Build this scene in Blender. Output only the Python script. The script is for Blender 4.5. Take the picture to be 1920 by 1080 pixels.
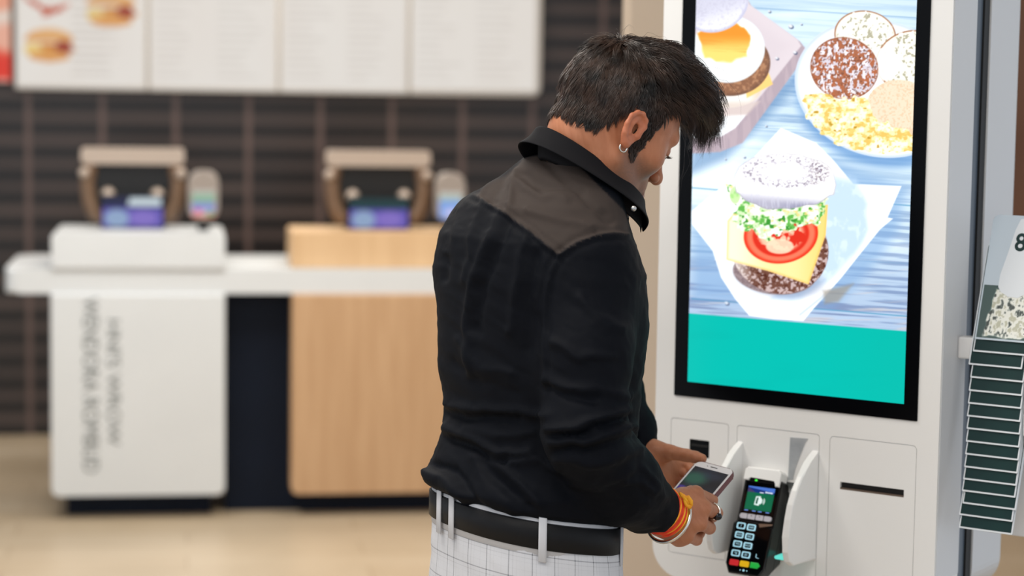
import bpy, bmesh, math, random
import numpy as np
from mathutils import Vector, Matrix, noise as mnoise
from math import radians, sin, cos, pi, sqrt, atan2

S = bpy.context.scene
COL = S.collection
for o in list(bpy.data.objects):
    bpy.data.objects.remove(o)

# ------------------------------------------------------------------ camera
YAW = radians(-8.7)
cam_d = bpy.data.cameras.new('camera')
cam_d.sensor_width = 36
cam_d.lens = 75
cam_d.clip_start = 0.05
cam_d.dof.use_dof = True
cam_d.dof.focus_distance = 3.14
cam_d.dof.aperture_fstop = 2.75
cam = bpy.data.objects.new('camera', cam_d)
COL.objects.link(cam)
CM = Matrix.Rotation(YAW, 4, 'Z') @ Matrix.Rotation(pi/2 - radians(5.37), 4, 'X') @ Matrix.Rotation(0.0149, 4, 'Z')
CM.translation = Vector((0, 0, 1.6))
cam.matrix_world = CM
S.camera = cam

# ------------------------------------------------------------------ world, lights, exposure
W = bpy.data.worlds.new('world')
S.world = W
W.use_nodes = True
W.node_tree.nodes['Background'].inputs[0].default_value = (0.84, 0.91, 1.0, 1)
W.node_tree.nodes['Background'].inputs[1].default_value = 0.80
S.view_settings.view_transform = 'Standard'
S.view_settings.look = 'None'
S.view_settings.gamma = 1
S.view_settings.exposure = 0.0
S.view_settings.use_curve_mapping = False

def area(name, loc, size, power, color, rot=(0, 0, 0), sy=None):
    d = bpy.data.lights.new(name, 'AREA')
    d.shape = 'RECTANGLE'; d.size = size; d.size_y = sy or size
    d.energy = power; d.color = color
    o = bpy.data.objects.new(name, d)
    o.location = loc; o.rotation_euler = rot
    COL.objects.link(o)
    return o
LIGHTS = [
    ('ceiling_lamp_light', (-0.3, 3.3, 2.93), 0.9, 34, (1.0, 0.95, 0.88)),
    ('ceiling_lamp_light', (0.3, 1.2, 2.93), 1.2, 24, (1.0, 0.96, 0.91)),
    ('ceiling_lamp_light', (-1.6, 1.4, 2.93), 1.2, 34, (1.0, 0.97, 0.93)),
    ('ceiling_lamp_light', (-0.6, 6.6, 2.93), 1.2, 50, (1.0, 0.975, 0.94)),
    ('ceiling_lamp_light', (1.2, 6.9, 2.93), 1.2, 48, (1.0, 0.95, 0.88)),
    ('ceiling_lamp_light', (0.4, 8.9, 2.93), 0.8, 30, (1.0, 0.92, 0.82)),
]
for a in LIGHTS:
    area(*a)

# ------------------------------------------------------------------ helpers
def tag(o, label=None, cat=None, group=None, kind=None):
    if label: o['label'] = label
    if cat: o['category'] = cat
    if group: o['group'] = group
    if kind: o['kind'] = kind
    return o

def empty(name, loc=(0, 0, 0), rz=0.0, parent=None):
    o = bpy.data.objects.new(name, None)
    o.empty_display_size = 0.05
    COL.objects.link(o); o.location = loc; o.rotation_euler = (0, 0, rz)
    if parent: o.parent = parent
    return o

def link(name, me, mat=None, parent=None, smooth=False):
    if mat is not None and not me.materials:
        for m in (mat if isinstance(mat, (list, tuple)) else [mat]):
            me.materials.append(m)
    o = bpy.data.objects.new(name, me)
    COL.objects.link(o)
    if parent: o.parent = parent
    if smooth:
        me.polygons.foreach_set('use_smooth', [True]*len(me.polygons))
    return o

def from_bm(name, bm, mat, parent=None, smooth=False):
    me = bpy.data.meshes.new(name)
    bmesh.ops.recalc_face_normals(bm, faces=bm.faces)
    bm.to_mesh(me); bm.free()
    return link(name, me, mat, parent, smooth)

def np_mesh(name, V, Fc, mat=None, parent=None, smooth=True):
    """V (n,3), Fc (m,k) all same k"""
    V = np.asarray(V, np.float32); Fc = np.asarray(Fc, np.int32)
    me = bpy.data.meshes.new(name)
    me.vertices.add(len(V)); me.vertices.foreach_set('co', V.ravel())
    k = Fc.shape[1]
    me.loops.add(Fc.size); me.loops.foreach_set('vertex_index', Fc.ravel())
    me.polygons.add(len(Fc))
    me.polygons.foreach_set('loop_start', np.arange(0, Fc.size, k, dtype=np.int32))
    me.polygons.foreach_set('loop_total', np.full(len(Fc), k, np.int32))
    me.update(calc_edges=True); me.validate()
    if smooth:
        me.polygons.foreach_set('use_smooth', np.ones(len(me.polygons), bool))
    return link(name, me, mat, parent)

def color_attr(o, cols, name='Col'):
    a = o.data.color_attributes.new(name, 'FLOAT_COLOR', 'POINT')
    c = np.ones((len(cols), 4), np.float32); c[:, :3] = cols
    a.data.foreach_set('color', c.ravel())

def bm_box(bm, x0, x1, y0, y1, z0, z1, bev=0, seg=2):
    v = [bm.verts.new(p) for p in [(x0,y0,z0),(x1,y0,z0),(x1,y1,z0),(x0,y1,z0),(x0,y0,z1),(x1,y0,z1),(x1,y1,z1),(x0,y1,z1)]]
    fs = [bm.faces.new([v[i] for i in f]) for f in [(0,3,2,1),(4,5,6,7),(0,1,5,4),(1,2,6,5),(2,3,7,6),(3,0,4,7)]]
    if bev:
        es = list({e for f in fs for e in f.edges})
        bmesh.ops.bevel(bm, geom=es, offset=bev, segments=seg, affect='EDGES', profile=0.5)

def box(name, x0, x1, y0, y1, z0, z1, mat, parent=None, bev=0.0, seg=2):
    bm = bmesh.new(); bm_box(bm, x0, x1, y0, y1, z0, z1, bev, seg)
    return from_bm(name, bm, mat, parent, smooth=False)

def rr_pts(x0, x1, z0, z1, r, n=6):
    if not isinstance(r, (list, tuple)): r = [r]*4      # BL BR TR TL
    out = []
    for (cx, cz, a0, rr) in ((x0, z0, pi, r[0]), (x1, z0, 1.5*pi, r[1]), (x1, z1, 0, r[2]), (x0, z1, .5*pi, r[3])):
        sx = 1 if cx == x0 else -1; sz = 1 if cz == z0 else -1
        if rr <= 0: out.append((cx, cz)); continue
        ox, oz = cx + sx*rr, cz + sz*rr
        for i in range(n+1):
            a = a0 + .5*pi*i/n
            out.append((ox + rr*cos(a), oz + rr*sin(a)))
    return out

def prism_bm(pts, y0, y1, bm=None, bev=0, seg=2, axis='y'):
    """closed outline (x,z) extruded along y"""
    bm = bm or bmesh.new()
    f = (lambda p, y: (p[0], y, p[1])) if axis == 'y' else ((lambda p, y: (p[0], p[1], y)) if axis == 'z' else (lambda p, y: (y, p[0], p[1])))
    a = [bm.verts.new(f(p, y0)) for p in pts]; b = [bm.verts.new(f(p, y1)) for p in pts]
    n = len(pts); fa = bm.faces.new(a); fb = bm.faces.new(b[::-1])
    for i in range(n): bm.faces.new((a[i], b[i], b[(i+1) % n], a[(i+1) % n]))
    if bev:
        es = list({e for q in (fa, fb) for e in q.edges})
        bmesh.ops.bevel(bm, geom=es, offset=bev, segments=seg, affect='EDGES', profile=0.5)
    return bm

def prism(name, pts, y0, y1, mat, parent=None, bev=0, seg=2, axis='y', smooth=False):
    return from_bm(name, prism_bm(pts, y0, y1, None, bev, seg, axis), mat, parent, smooth)

def ring_bm(outer, inner, y0, y1):
    bm = bmesh.new(); n = len(outer); L = []
    for y in (y0, y1):
        for pts in (outer, inner):
            L.append([bm.verts.new((p[0], y, p[1])) for p in pts])
    o0, i0, o1, i1 = L
    for k in range(n):
        j = (k+1) % n
        bm.faces.new((o0[k], o0[j], i0[j], i0[k])); bm.faces.new((o1[k], i1[k], i1[j], o1[j]))
        bm.faces.new((o0[k], o1[k], o1[j], o0[j])); bm.faces.new((i0[k], i0[j], i1[j], i1[k]))
    return bm

def cut(o, cutters):
    """boolean difference baked into the mesh"""
    objs = []
    for bm in cutters:
        c = from_bm('cut', bm, None, o.parent); objs.append(c)
        m = o.modifiers.new('b', 'BOOLEAN'); m.operation = 'DIFFERENCE'; m.object = c; m.solver = 'EXACT'
    bpy.context.view_layer.update()
    dg = bpy.context.evaluated_depsgraph_get()
    me = bpy.data.meshes.new_from_object(o.evaluated_get(dg))
    o.modifiers.clear(); o.data = me
    for c in objs:
        me_c = c.data; bpy.data.objects.remove(c); bpy.data.meshes.remove(me_c)
    return o

def tube_bm(pts, rad, n=10, bm=None, closed=False, caps=True):
    bm = bm or bmesh.new(); P = [Vector(p) for p in pts]; rings = []
    m = len(P)
    up = Vector((0.13, 0.27, 0.95)).normalized(); prev = None
    for i, p in enumerate(P):
        if closed: t = P[(i+1) % m] - P[i-1]
        else: t = P[min(i+1, m-1)] - P[max(i-1, 0)]
        t.normalize()
        if prev is None: a = t.cross(up).normalized()
        else: a = (prev - t*prev.dot(t)).normalized()
        prev = a; b = t.cross(a)
        r = rad[i] if isinstance(rad, (list, tuple)) else rad
        rings.append([bm.verts.new(p + (a*cos(2*pi*k/n) + b*sin(2*pi*k/n))*r) for k in range(n)])
    for i in range(m if closed else m-1):
        A, B = rings[i], rings[(i+1) % m]
        for k in range(n): bm.faces.new((A[k], A[(k+1) % n], B[(k+1) % n], B[k]))
    if caps and not closed:
        bm.faces.new(rings[0][::-1]); bm.faces.new(rings[-1])
    return bm

def tube(name, pts, rad, mat, parent=None, n=10, closed=False):
    return from_bm(name, tube_bm(pts, rad, n, None, closed), mat, parent, True)

def text_bm(s, size, mat4, extrude=0.0004, align='CENTER', offset=0.0):
    cu = bpy.data.curves.new('t', 'FONT'); cu.body = s; cu.size = size; cu.extrude = extrude
    cu.align_x = align; cu.align_y = 'CENTER'; cu.resolution_u = 4; cu.offset = offset
    o = bpy.data.objects.new('t', cu); COL.objects.link(o)
    bpy.context.view_layer.update()
    me = bpy.data.meshes.new_from_object(o.evaluated_get(bpy.context.evaluated_depsgraph_get()))
    me.transform(mat4)
    bm = bmesh.new(); bm.from_mesh(me)
    bpy.data.objects.remove(o); bpy.data.curves.remove(cu); bpy.data.meshes.remove(me)
    return bm

def merge_bm(bms):
    out = bmesh.new()
    for b in bms:
        me = bpy.data.meshes.new('m'); b.to_mesh(me); b.free(); out.from_mesh(me); bpy.data.meshes.remove(me)
    return out

# ------------------------------------------------------------------ materials
def srgb(r, g, b):
    f = lambda c: (c/255)/12.92 if c/255 <= 0.04045 else ((c/255+0.055)/1.055)**2.4
    return (f(r), f(g), f(b), 1)

def mat(name, col, rough=0.5, metal=0.0, emit=None, es=0.0, spec=0.5, **kw):
    m = bpy.data.materials.new(name); m.use_nodes = True
    b = m.node_tree.nodes['Principled BSDF']
    b.inputs['Base Color'].default_value = col
    b.inputs['Roughness'].default_value = rough
    b.inputs['Metallic'].default_value = metal
    b.inputs['Specular IOR Level'].default_value = spec
    if emit: b.inputs['Emission Color'].default_value = emit; b.inputs['Emission Strength'].default_value = es
    for k, v in kw.items(): b.inputs[k.replace('_', ' ')].default_value = v
    return m

def nodes(m):
    nt = m.node_tree
    return nt, nt.nodes['Principled BSDF'], (lambda t, **k: _mk(nt, t, k))
def _mk(nt, t, k):
    n = nt.nodes.new(t)
    for a, b in k.items(): setattr(n, a, b)
    return n

def noise_mat(name, c1, c2, scale=5.0, rough=0.5, bump=0.0, stretch=(1, 1, 1), detail=4, bscale=None, spec=0.5, metal=0.0, bdist=0.002):
    m = mat(name, c1, rough, metal, spec=spec); nt, b, N = nodes(m)
    tc = N('ShaderNodeTexCoord'); mp = N('ShaderNodeMapping'); mp.inputs['Scale'].default_value = stretch
    nz = N('ShaderNodeTexNoise'); nz.inputs['Scale'].default_value = scale; nz.inputs['Detail'].default_value = detail
    mx = N('ShaderNodeMix', data_type='RGBA'); mx.inputs[6].default_value = c1; mx.inputs[7].default_value = c2
    rp = N('ShaderNodeMapRange'); rp.inputs[1].default_value = .3; rp.inputs[2].default_value = .7
    L = nt.links.new
    L(tc.outputs['Object'], mp.inputs[0]); L(mp.outputs[0], nz.inputs[0]); L(nz.outputs[0], rp.inputs[0]); L(rp.outputs[0], mx.inputs[0])
    L(mx.outputs[2], b.inputs['Base Color'])
    if bump:
        n2 = N('ShaderNodeTexNoise'); n2.inputs['Scale'].default_value = bscale or scale*4; n2.inputs['Detail'].default_value = 5
        bp = N('ShaderNodeBump'); bp.inputs['Strength'].default_value = bump; bp.inputs['Distance'].default_value = bdist
        L(mp.outputs[0], n2.inputs[0]); L(n2.outputs[0], bp.inputs['Height']); L(bp.outputs[0], b.inputs['Normal'])
    return m

def attr_mat(name, rough=0.5, emit=0.0, spec=0.5, sss=0.0, bump=None):
    m = mat(name, (0, 0, 0, 1) if emit else (.5, .5, .5, 1), rough, spec=spec); nt, b, N = nodes(m)
    a = N('ShaderNodeAttribute'); a.attribute_name = 'Col'
    if emit:
        nt.links.new(a.outputs['Color'], b.inputs['Emission Color']); b.inputs['Emission Strength'].default_value = emit
    else:
        nt.links.new(a.outputs['Color'], b.inputs['Base Color'])
    if sss:
        b.inputs['Subsurface Weight'].default_value = sss
        b.inputs['Subsurface Radius'].default_value = (1.0, .35, .2); b.inputs['Subsurface Scale'].default_value = .006
    if bump:
        tc = N('ShaderNodeTexCoord'); nz = N('ShaderNodeTexNoise'); nz.inputs['Scale'].default_value = bump[0]; nz.inputs['Detail'].default_value = 4
        bp = N('ShaderNodeBump'); bp.inputs['Strength'].default_value = bump[1]; bp.inputs['Distance'].default_value = bump[2]
        nt.links.new(tc.outputs['Object'], nz.inputs[0]); nt.links.new(nz.outputs[0], bp.inputs['Height']); nt.links.new(bp.outputs[0], b.inputs['Normal'])
    return m

# ------------------------------------------------------------------ the room
def tile_material():
    """stacked dark glazed tiles: brown-grey faces, black horizontal joints, paler upright joints"""
    m = mat('tile_wall', (.05, .05, .05, 1), .28); nt, b, N = nodes(m); L = nt.links.new
    tc = N('ShaderNodeTexCoord'); sp = N('ShaderNodeSeparateXYZ'); L(tc.outputs['Object'], sp.inputs[0])
    def band(out, off, per, w):
        a = N('ShaderNodeMath', operation='ADD'); a.inputs[1].default_value = off; L(out, a.inputs[0])
        d = N('ShaderNodeMath', operation='DIVIDE'); d.inputs[1].default_value = per; L(a.outputs[0], d.inputs[0])
        f = N('ShaderNodeMath', operation='FRACT'); L(d.outputs[0], f.inputs[0])
        c = N('ShaderNodeMath', operation='LESS_THAN'); c.inputs[1].default_value = w; L(f.outputs[0], c.inputs[0])
        fl = N('ShaderNodeMath', operation='FLOOR'); L(d.outputs[0], fl.inputs[0])
        return c.outputs[0], fl.outputs[0]
    hz, iz = band(sp.outputs['Z'], 20*.105-.002, .105, .36)
    vx, ix = band(sp.outputs['X'], 20*.326+.70+.016, .326, .085)
    cb = N('ShaderNodeCombineXYZ'); L(ix, cb.inputs[0]); L(iz, cb.inputs[2])
    wn = N('ShaderNodeTexWhiteNoise'); L(cb.outputs[0], wn.inputs[0])
    mx = N('ShaderNodeMix', data_type='RGBA'); mx.inputs[6].default_value = srgb(50, 43, 42); mx.inputs[7].default_value = srgb(68, 58, 55); L(wn.outputs[0], mx.inputs[0])
    m2 = N('ShaderNodeMix', data_type='RGBA'); L(hz, m2.inputs[0]); L(mx.outputs[2], m2.inputs[6]); m2.inputs[7].default_value = srgb(15, 15, 17)
    m3 = N('ShaderNodeMix', data_type='RGBA'); vm = N('ShaderNodeMath', operation='MULTIPLY'); L(vx, vm.inputs[0]); vm.inputs[1].default_value = .75
    L(vm.outputs[0], m3.inputs[0]); L(m2.outputs[2], m3.inputs[6]); m3.inputs[7].default_value = srgb(104, 86, 81)
    L(m3.outputs[2], b.inputs['Base Color'])
    bp = N('ShaderNodeBump'); bp.inputs['Strength'].default_value = .6; bp.inputs['Distance'].default_value = .006; bp.invert = True
    ad = N('ShaderNodeMath', operation='MAXIMUM'); L(hz, ad.inputs[0]); L(vx, ad.inputs[1]); L(ad.outputs[0], bp.inputs['Height']); L(bp.outputs[0], b.inputs['Normal'])
    return m

def floor_material():
    m = mat('floor_tile', srgb(205, 188, 160), .38); nt, b, N = nodes(m); L = nt.links.new
    tc = N('ShaderNodeTexCoord')
    br = N('ShaderNodeTexBrick'); br.inputs['Scale'].default_value = 1.0; br.offset = 0.5
    br.inputs['Color1'].default_value = srgb(190, 172, 146); br.inputs['Color2'].default_value = srgb(200, 184, 160); br.inputs['Mortar'].default_value = srgb(170, 150, 124)
    br.inputs['Mortar Size'].default_value = .003; br.inputs['Brick Width'].default_value = 1.2; br.inputs['Row Height'].default_value = .2
    nz = N('ShaderNodeTexNoise'); nz.inputs['Scale'].default_value = 1.3; nz.inputs['Detail'].default_value = 3
    mx = N('ShaderNodeMix', data_type='RGBA'); mx.blend_type = 'MULTIPLY'; mx.inputs[0].default_value = 1
    cr = N('ShaderNodeValToRGB'); cr.color_ramp.elements[0].position = .35; cr.color_ramp.elements[0].color = (.82, .80, .76, 1); cr.color_ramp.elements[1].position = .65
    L(tc.outputs['Object'], br.inputs[0]); L(tc.outputs['Object'], nz.inputs[0]); L(nz.outputs[0], cr.inputs[0])
    L(br.outputs[0], mx.inputs[6]); L(cr.outputs[0], mx.inputs[7]); L(mx.outputs[2], b.inputs['Base Color'])
    return m

X0, X1, Y0, Y1, ZC = -4.0, 3.2, -2.0, 9.78, 3.0
tag(box('floor', X0, X1+.1, Y0, Y1+.1, -.1, 0, floor_material()), kind='structure')
tag(box('ceiling', X0, X1+.1, Y0, Y1+.1, ZC, ZC+.1, noise_mat('ceiling_paint', srgb(225, 222, 216), srgb(232, 230, 225), 3, .8)), kind='structure')
tag(box('wall_back', X0, X1, Y1, Y1+.1, 0, ZC, tile_material()), kind='structure')
tag(box('wall_right', X1, X1+.1, 5.0, Y1+.1, 0, ZC, noise_mat('brown_panel', srgb(92, 64, 50), srgb(104, 74, 58), 2, .5)), kind='structure')
tag(box('wall_middle', 1.027, 1.72, 4.93, 5.03, 0, ZC, noise_mat('beige_paint', srgb(206, 186, 164), srgb(210, 191, 170), 2, .6)), kind='structure')
m_lampglass = mat('lamp_glass', (.9, .9, .9, 1), .4, emit=(1, .93, .85, 1), es=2.0)
m_white = noise_mat('white_lacquer', srgb(216, 220, 222), srgb(220, 224, 226), 4, .35)
m_navy = noise_mat('navy_laminate', srgb(14, 22, 36), srgb(17, 26, 42), 4, .6, spec=.15)

def wood_material(name, a, c, scale=1.0):
    m = mat(name, a, .45); nt, b, N = nodes(m); L = nt.links.new
    tc = N('ShaderNodeTexCoord'); mp = N('ShaderNodeMapping'); mp.inputs['Scale'].default_value = (14*scale, 14*scale, .9*scale)
    nz = N('ShaderNodeTexNoise'); nz.inputs['Scale'].default_value = 2.0; nz.inputs['Detail'].default_value = 8; nz.inputs['Distortion'].default_value = .6
    mx = N('ShaderNodeMix', data_type='RGBA'); mx.inputs[6].default_value = a; mx.inputs[7].default_value = c
    rp = N('ShaderNodeMapRange'); rp.inputs[1].default_value = .3; rp.inputs[2].default_value = .7
    L(tc.outputs['Object'], mp.inputs[0]); L(mp.outputs[0], nz.inputs[0]); L(nz.outputs[0], rp.inputs[0]); L(rp.outputs[0], mx.inputs[0]); L(mx.outputs[2], b.inputs['Base Color'])
    return m
m_wood = wood_material('oak_veneer', srgb(188, 150, 112), srgb(204, 168, 130))

# ceiling lamps (housings around the lights, above the frame)
lamp = None
for i, a in enumerate(LIGHTS):
    L0 = empty('ceiling_lamp', (a[1][0], a[1][1], ZC))
    h = a[2]/2
    prism('lamp_frame', rr_pts(-h-.03, h+.03, -h-.03, h+.03, .02), -.05, 0, m_white, L0, axis='z')
    where = ['above the man and the kiosk', 'nearest the camera, right of its neighbour', 'nearest the camera, left of its neighbour', 'over the floor before the white pedestal', 'over the floor before the wooden pedestal', 'over the counter in front of the tiled wall'][i]
    tag(L0, 'square white ceiling lamp ' + where, 'ceiling lamp', 'square lamps in the ceiling')

# ------------------------------------------------------------------ grids painted by a function (screens, printed boards)
_rng = np.random.RandomState(7)
_LAT = _rng.rand(256, 256).astype(np.float32)
def vnoise(x, y):
    xi = np.floor(x).astype(int); yi = np.floor(y).astype(int)
    fx = x-xi; fy = y-yi; fx = fx*fx*(3-2*fx); fy = fy*fy*(3-2*fy)
    g = lambda a, b: _LAT[a & 255, b & 255]
    return (g(xi, yi)*(1-fx)+g(xi+1, yi)*fx)*(1-fy) + (g(xi, yi+1)*(1-fx)+g(xi+1, yi+1)*fx)*fy
def fnoise(x, y, o=4):
    s = 0; a = .5; t = 0
    for i in range(o):
        s = s + a*vnoise(x*2**i+17.3*i, y*2**i+9.1*i); t += a; a *= .5
    return s/t
def sm(a, b, x):
    t = np.clip((x-a)/(b-a), 0, 1); return t*t*(3-2*t)
def lin(c):
    c = np.clip(np.asarray(c, np.float32), 0, 255)/255
    return np.where(c <= .04045, c/12.92, ((c+.055)/1.055)**2.4)

def grid_panel(name, x0, x1, z0, z1, y, step, paint, material, parent, outline=None):
    nx = int(round((x1-x0)/step))+1; nz = int(round((z1-z0)/step))+1
    gx, gz = np.meshgrid(np.linspace(x0, x1, nx), np.linspace(z0, z1, nz))
    V = np.stack([gx.ravel(), np.full(gx.size, y), gz.ravel()], 1)
    i = np.arange(nx*nz).reshape(nz, nx)
    Fc = np.stack([i[:-1, :-1].ravel(), i[:-1, 1:].ravel(), i[1:, 1:].ravel(), i[1:, :-1].ravel()], 1)
    o = np_mesh(name, V, Fc, material, parent, smooth=False)
    color_attr(o, lin(paint(gx.ravel(), gz.ravel())))
    return o

class Paint:
    def __init__(s, X, Y):
        s.X = X.astype(np.float32); s.Y = Y.astype(np.float32); s.C = np.zeros((len(X), 3), np.float32)
    def put(s, mask, col):
        m = np.clip(mask, 0, 1)[:, None]
        s.C = s.C*(1-m) + np.asarray(col, np.float32)*m
    def ell(s, cx, cy, rx, ry, rot=0, soft=1.2):
        c, t = cos(radians(rot)), sin(radians(rot))
        u = ((s.X-cx)*c+(s.Y-cy)*t)/rx; v = (-(s.X-cx)*t+(s.Y-cy)*c)/ry
        d = (np.sqrt(u*u+v*v)-1)*min(rx, ry)
        return 1-sm(-soft, soft, d), u, v
    def poly(s, pts, soft=1.2, wob=0, ws=12.):
        X, Y = s.X, s.Y
        if wob:
            X = X+(vnoise(s.X/ws, s.Y/ws)-.5)*2*wob; Y = Y+(vnoise(s.X/ws+50, s.Y/ws+31)-.5)*2*wob
        n = len(pts); d = np.full(len(X), 1e9, np.float32); ins = np.zeros(len(X), bool)
        for i in range(n):
            ax, ay = pts[i]; bx, by = pts[(i+1) % n]
            ex, ey = bx-ax, by-ay; L = ex*ex+ey*ey+1e-9
            t = np.clip(((X-ax)*ex+(Y-ay)*ey)/L, 0, 1)
            d = np.minimum(d, np.hypot(X-ax-t*ex, Y-ay-t*ey))
            if ay != by:
                c = ((ay > Y) != (by > Y)) & (X < ex*(Y-ay)/(by-ay)+ax); ins ^= c
        sd = np.where(ins, -d, d)
        return 1-sm(-soft, soft, sd), sd
    def line(s, pts, w, soft=.8):
        d = np.full(len(s.X), 1e9, np.float32)
        for (ax, ay), (bx, by) in zip(pts[:-1], pts[1:]):
            ex, ey = bx-ax, by-ay; L = ex*ex+ey*ey+1e-9
            t = np.clip(((s.X-ax)*ex+(s.Y-ay)*ey)/L, 0, 1)
            d = np.minimum(d, np.hypot(s.X-ax-t*ex, s.Y-ay-t*ey))
        return 1-sm(w/2-soft, w/2+soft, d)

# ------------------------------------------------------------------ menu boards on the tiled wall
m_emis_board = attr_mat('backlit_print', .4, emit=0.86)
m_frame = mat('board_frame', srgb(196, 190, 182), .5)
BX = [-.755, -.173, .41, 1.0, 1.608]
def paint_menu(k):
    def f(gx, gz):
        x = (gx-BX[k])/.583; z = (gz-1.572)
        P = Paint(x*583, z*1000)
        P.C[:] = (238, 233, 226)
        # soft warm variation of the print
        P.put(.35*fnoise(x*3+k, z*3, 3), (228, 216, 206))
        if k == 0:
            for (cx, cz, w) in ((150, 185, 105), (420, 345, 110)):
                m, u, v = P.ell(cx, cz+22, w, 52); P.put(m*(v > -.1), (226, 168, 104)); P.put(m*sm(.2, .9, v)*.6, (240, 200, 150))
                m, u, v = P.ell(cx+6, cz-18, w*1.02, 26); P.put(m, (214, 142, 60))
                m, u, v = P.ell(cx+62, cz-10, 38, 30); P.put(m, (158, 56, 34))
                m, u, v = P.ell(cx-70, cz-20, 40, 28); P.put(m, (238, 205, 128))
                m, u, v = P.ell(cx, cz-50, w*.85, 24); P.put(m, (224, 160, 90))
            m, d = P.poly([(20, 410), (90, 380), (140, 350), (240, 375), (200, 330), (130, 315), (60, 375)], 4, 10); P.put(m, (196, 84, 52))
        rr = np.random.RandomState(k)
        for row in range(12):
            zz = 60+row*34
            for q in range(2):
                xs = 40+q*270 if k else 250
                w = rr.uniform(90, 210)
                P.put(P.line([(xs, zz), (xs+w, zz)], 7, 2)*.35, (176, 166, 158))
        for e in (0, 583):
            P.put(P.line([(e, 0), (e, 1000)], 14, 5)*.6, (214, 204, 196))
        return P.C
    return f
for k in range(4):
    mb = empty('menu_board', (0, Y1, 0))
    x0, x1 = BX[k]+.002, BX[k+1]-.002
    r = [.006, .035 if k == 3 else .006, .01, .01]
    prism('frame', rr_pts(x0, x1, 1.562, 2.60, r), -.055, 0, m_frame, mb, bev=.004)
    grid_panel('printed_panel', x0+.008, x1-(.012 if k < 3 else .02), 1.576 if k < 3 else 1.584, 2.58, -.0565, .006, paint_menu(k), m_emis_board, mb)
    lab = ['backlit white menu board with pictures of burgers and bacon, leftmost white one',
           'backlit white menu board right next to the one with burger pictures',
           'backlit white menu board of text, second from the right end of the row',
           'backlit white menu board of text at the right end of the row, rounded lower corner'][k]
    tag(mb, lab, 'menu board', 'backlit menu boards above the counter')
def paint_red(gx, gz):
    P = Paint((gx+1.35)*1000, (gz-1.59)*1000)
    P.C[:] = (232, 214, 200)
    m, d = P.poly([(0, 0), (600, 0), (600, 120), (420, 200), (0, 190)], 20, 20, 60); P.put(m, (226, 52, 34))
    m, d = P.poly([(380, 300), (600, 330), (600, 420), (400, 400)], 15, 20, 40); P.put(m*.8, (236, 150, 118))
    m, d = P.poly([(300, 170), (600, 110), (600, 260), (380, 240)], 20, 10, 40); P.put(m*.6, (240, 150, 120))
    m, u, v = P.ell(250, 600, 220, 160); P.put(m, (220, 70, 40))
    return P.C
rp_ = empty('poster', (0, Y1, 0))
prism('frame', rr_pts(-1.36, -.765, 1.583, 2.60, .006), -.05, 0, mat('poster_frame', srgb(60, 20, 18), .5), rp_, bev=.003)
grid_panel('printed_panel', -1.352, -.772, 1.592, 2.59, -.0515, .008, paint_red, m_emis_board, rp_)
tag(rp_, 'backlit red and orange food poster left of the white menu boards', 'poster')

# ------------------------------------------------------------------ order counter
YC = 7.85
ct = prism('countertop', rr_pts(-.651, 2.00, YC, YC+.66, [.05, .01, .01, .05], 8), .832, .922, m_white, None, bev=.012, seg=3, axis='z', smooth=False)
tag(ct, 'long white countertop with rounded end across the two pedestals', 'countertop')
box('support_wall', .141, 1.90, YC+.12, YC+.55, 0, .8318, m_navy, ct).name = 'navy_base'

ped = empty('counter_pedestal', (0, YC, 0))
prism('panel', rr_pts(-.4875, .138, .089, .8318, [.022, .022, 0, 0]), -.012, .45, m_white, ped, bev=.006)
box('plinth', -.438, .088, .09, .42, 0, .0889, m_navy, ped)
prism('top_box', rr_pts(-.4845, .138, .9225, 1.054, [0, 0, .02, .02]), -.012, .42, m_white, ped, bev=.006)
m_ink = mat('grey_lettering', srgb(128, 134, 134), .6)
def vtext(s, x, ztop, zbot, width):
    b = text_bm(s, .1, Matrix.Identity(4), .0006)
    xs = [v.co.x for v in b.verts]; ys = [v.co.y for v in b.verts]
    L = max(xs)-min(xs); Hh = max(ys)-min(ys)
    k = (ztop-zbot)/L; kw = width/Hh
    cx = (max(xs)+min(xs))/2; cy = (max(ys)+min(ys))/2
    for v in b.verts:
        u, w, e = (v.co.x-cx)*k, (v.co.y-cy)*kw, v.co.z
        v.co = (x+w, -.0135-e, (ztop+zbot)/2-u)
    return b
from_bm('lettering', merge_bm([vtext('WENDORA ROMBUD', -.346, .820, .177, .057), vtext("HNI'S WROW", -.263, .738, .277, .049)]), m_ink, ped)
tag(ped, 'white counter pedestal with grey vertical lettering and raised white box', 'pedestal')

ped2 = empty('counter_pedestal', (0, YC, 0))
prism('panel', rr_pts(.383, 1.27, .085, .8318, [.022, .022, 0, 0]), -.012, .1198, m_wood, ped2, bev=.006)
box('plinth', .42, 1.23, .09, .1195, 0, .0849, m_navy, ped2)
prism('top_box', rr_pts(.382, 1.27, .9225, 1.056, [0, 0, .012, .012]), .05, .42, wood_material('oak_box', srgb(206, 170, 128), srgb(222, 188, 146)), ped2, bev=.005)
tag(ped2, 'oak veneered counter pedestal with raised wooden box, partly behind the man', 'pedestal')

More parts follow.
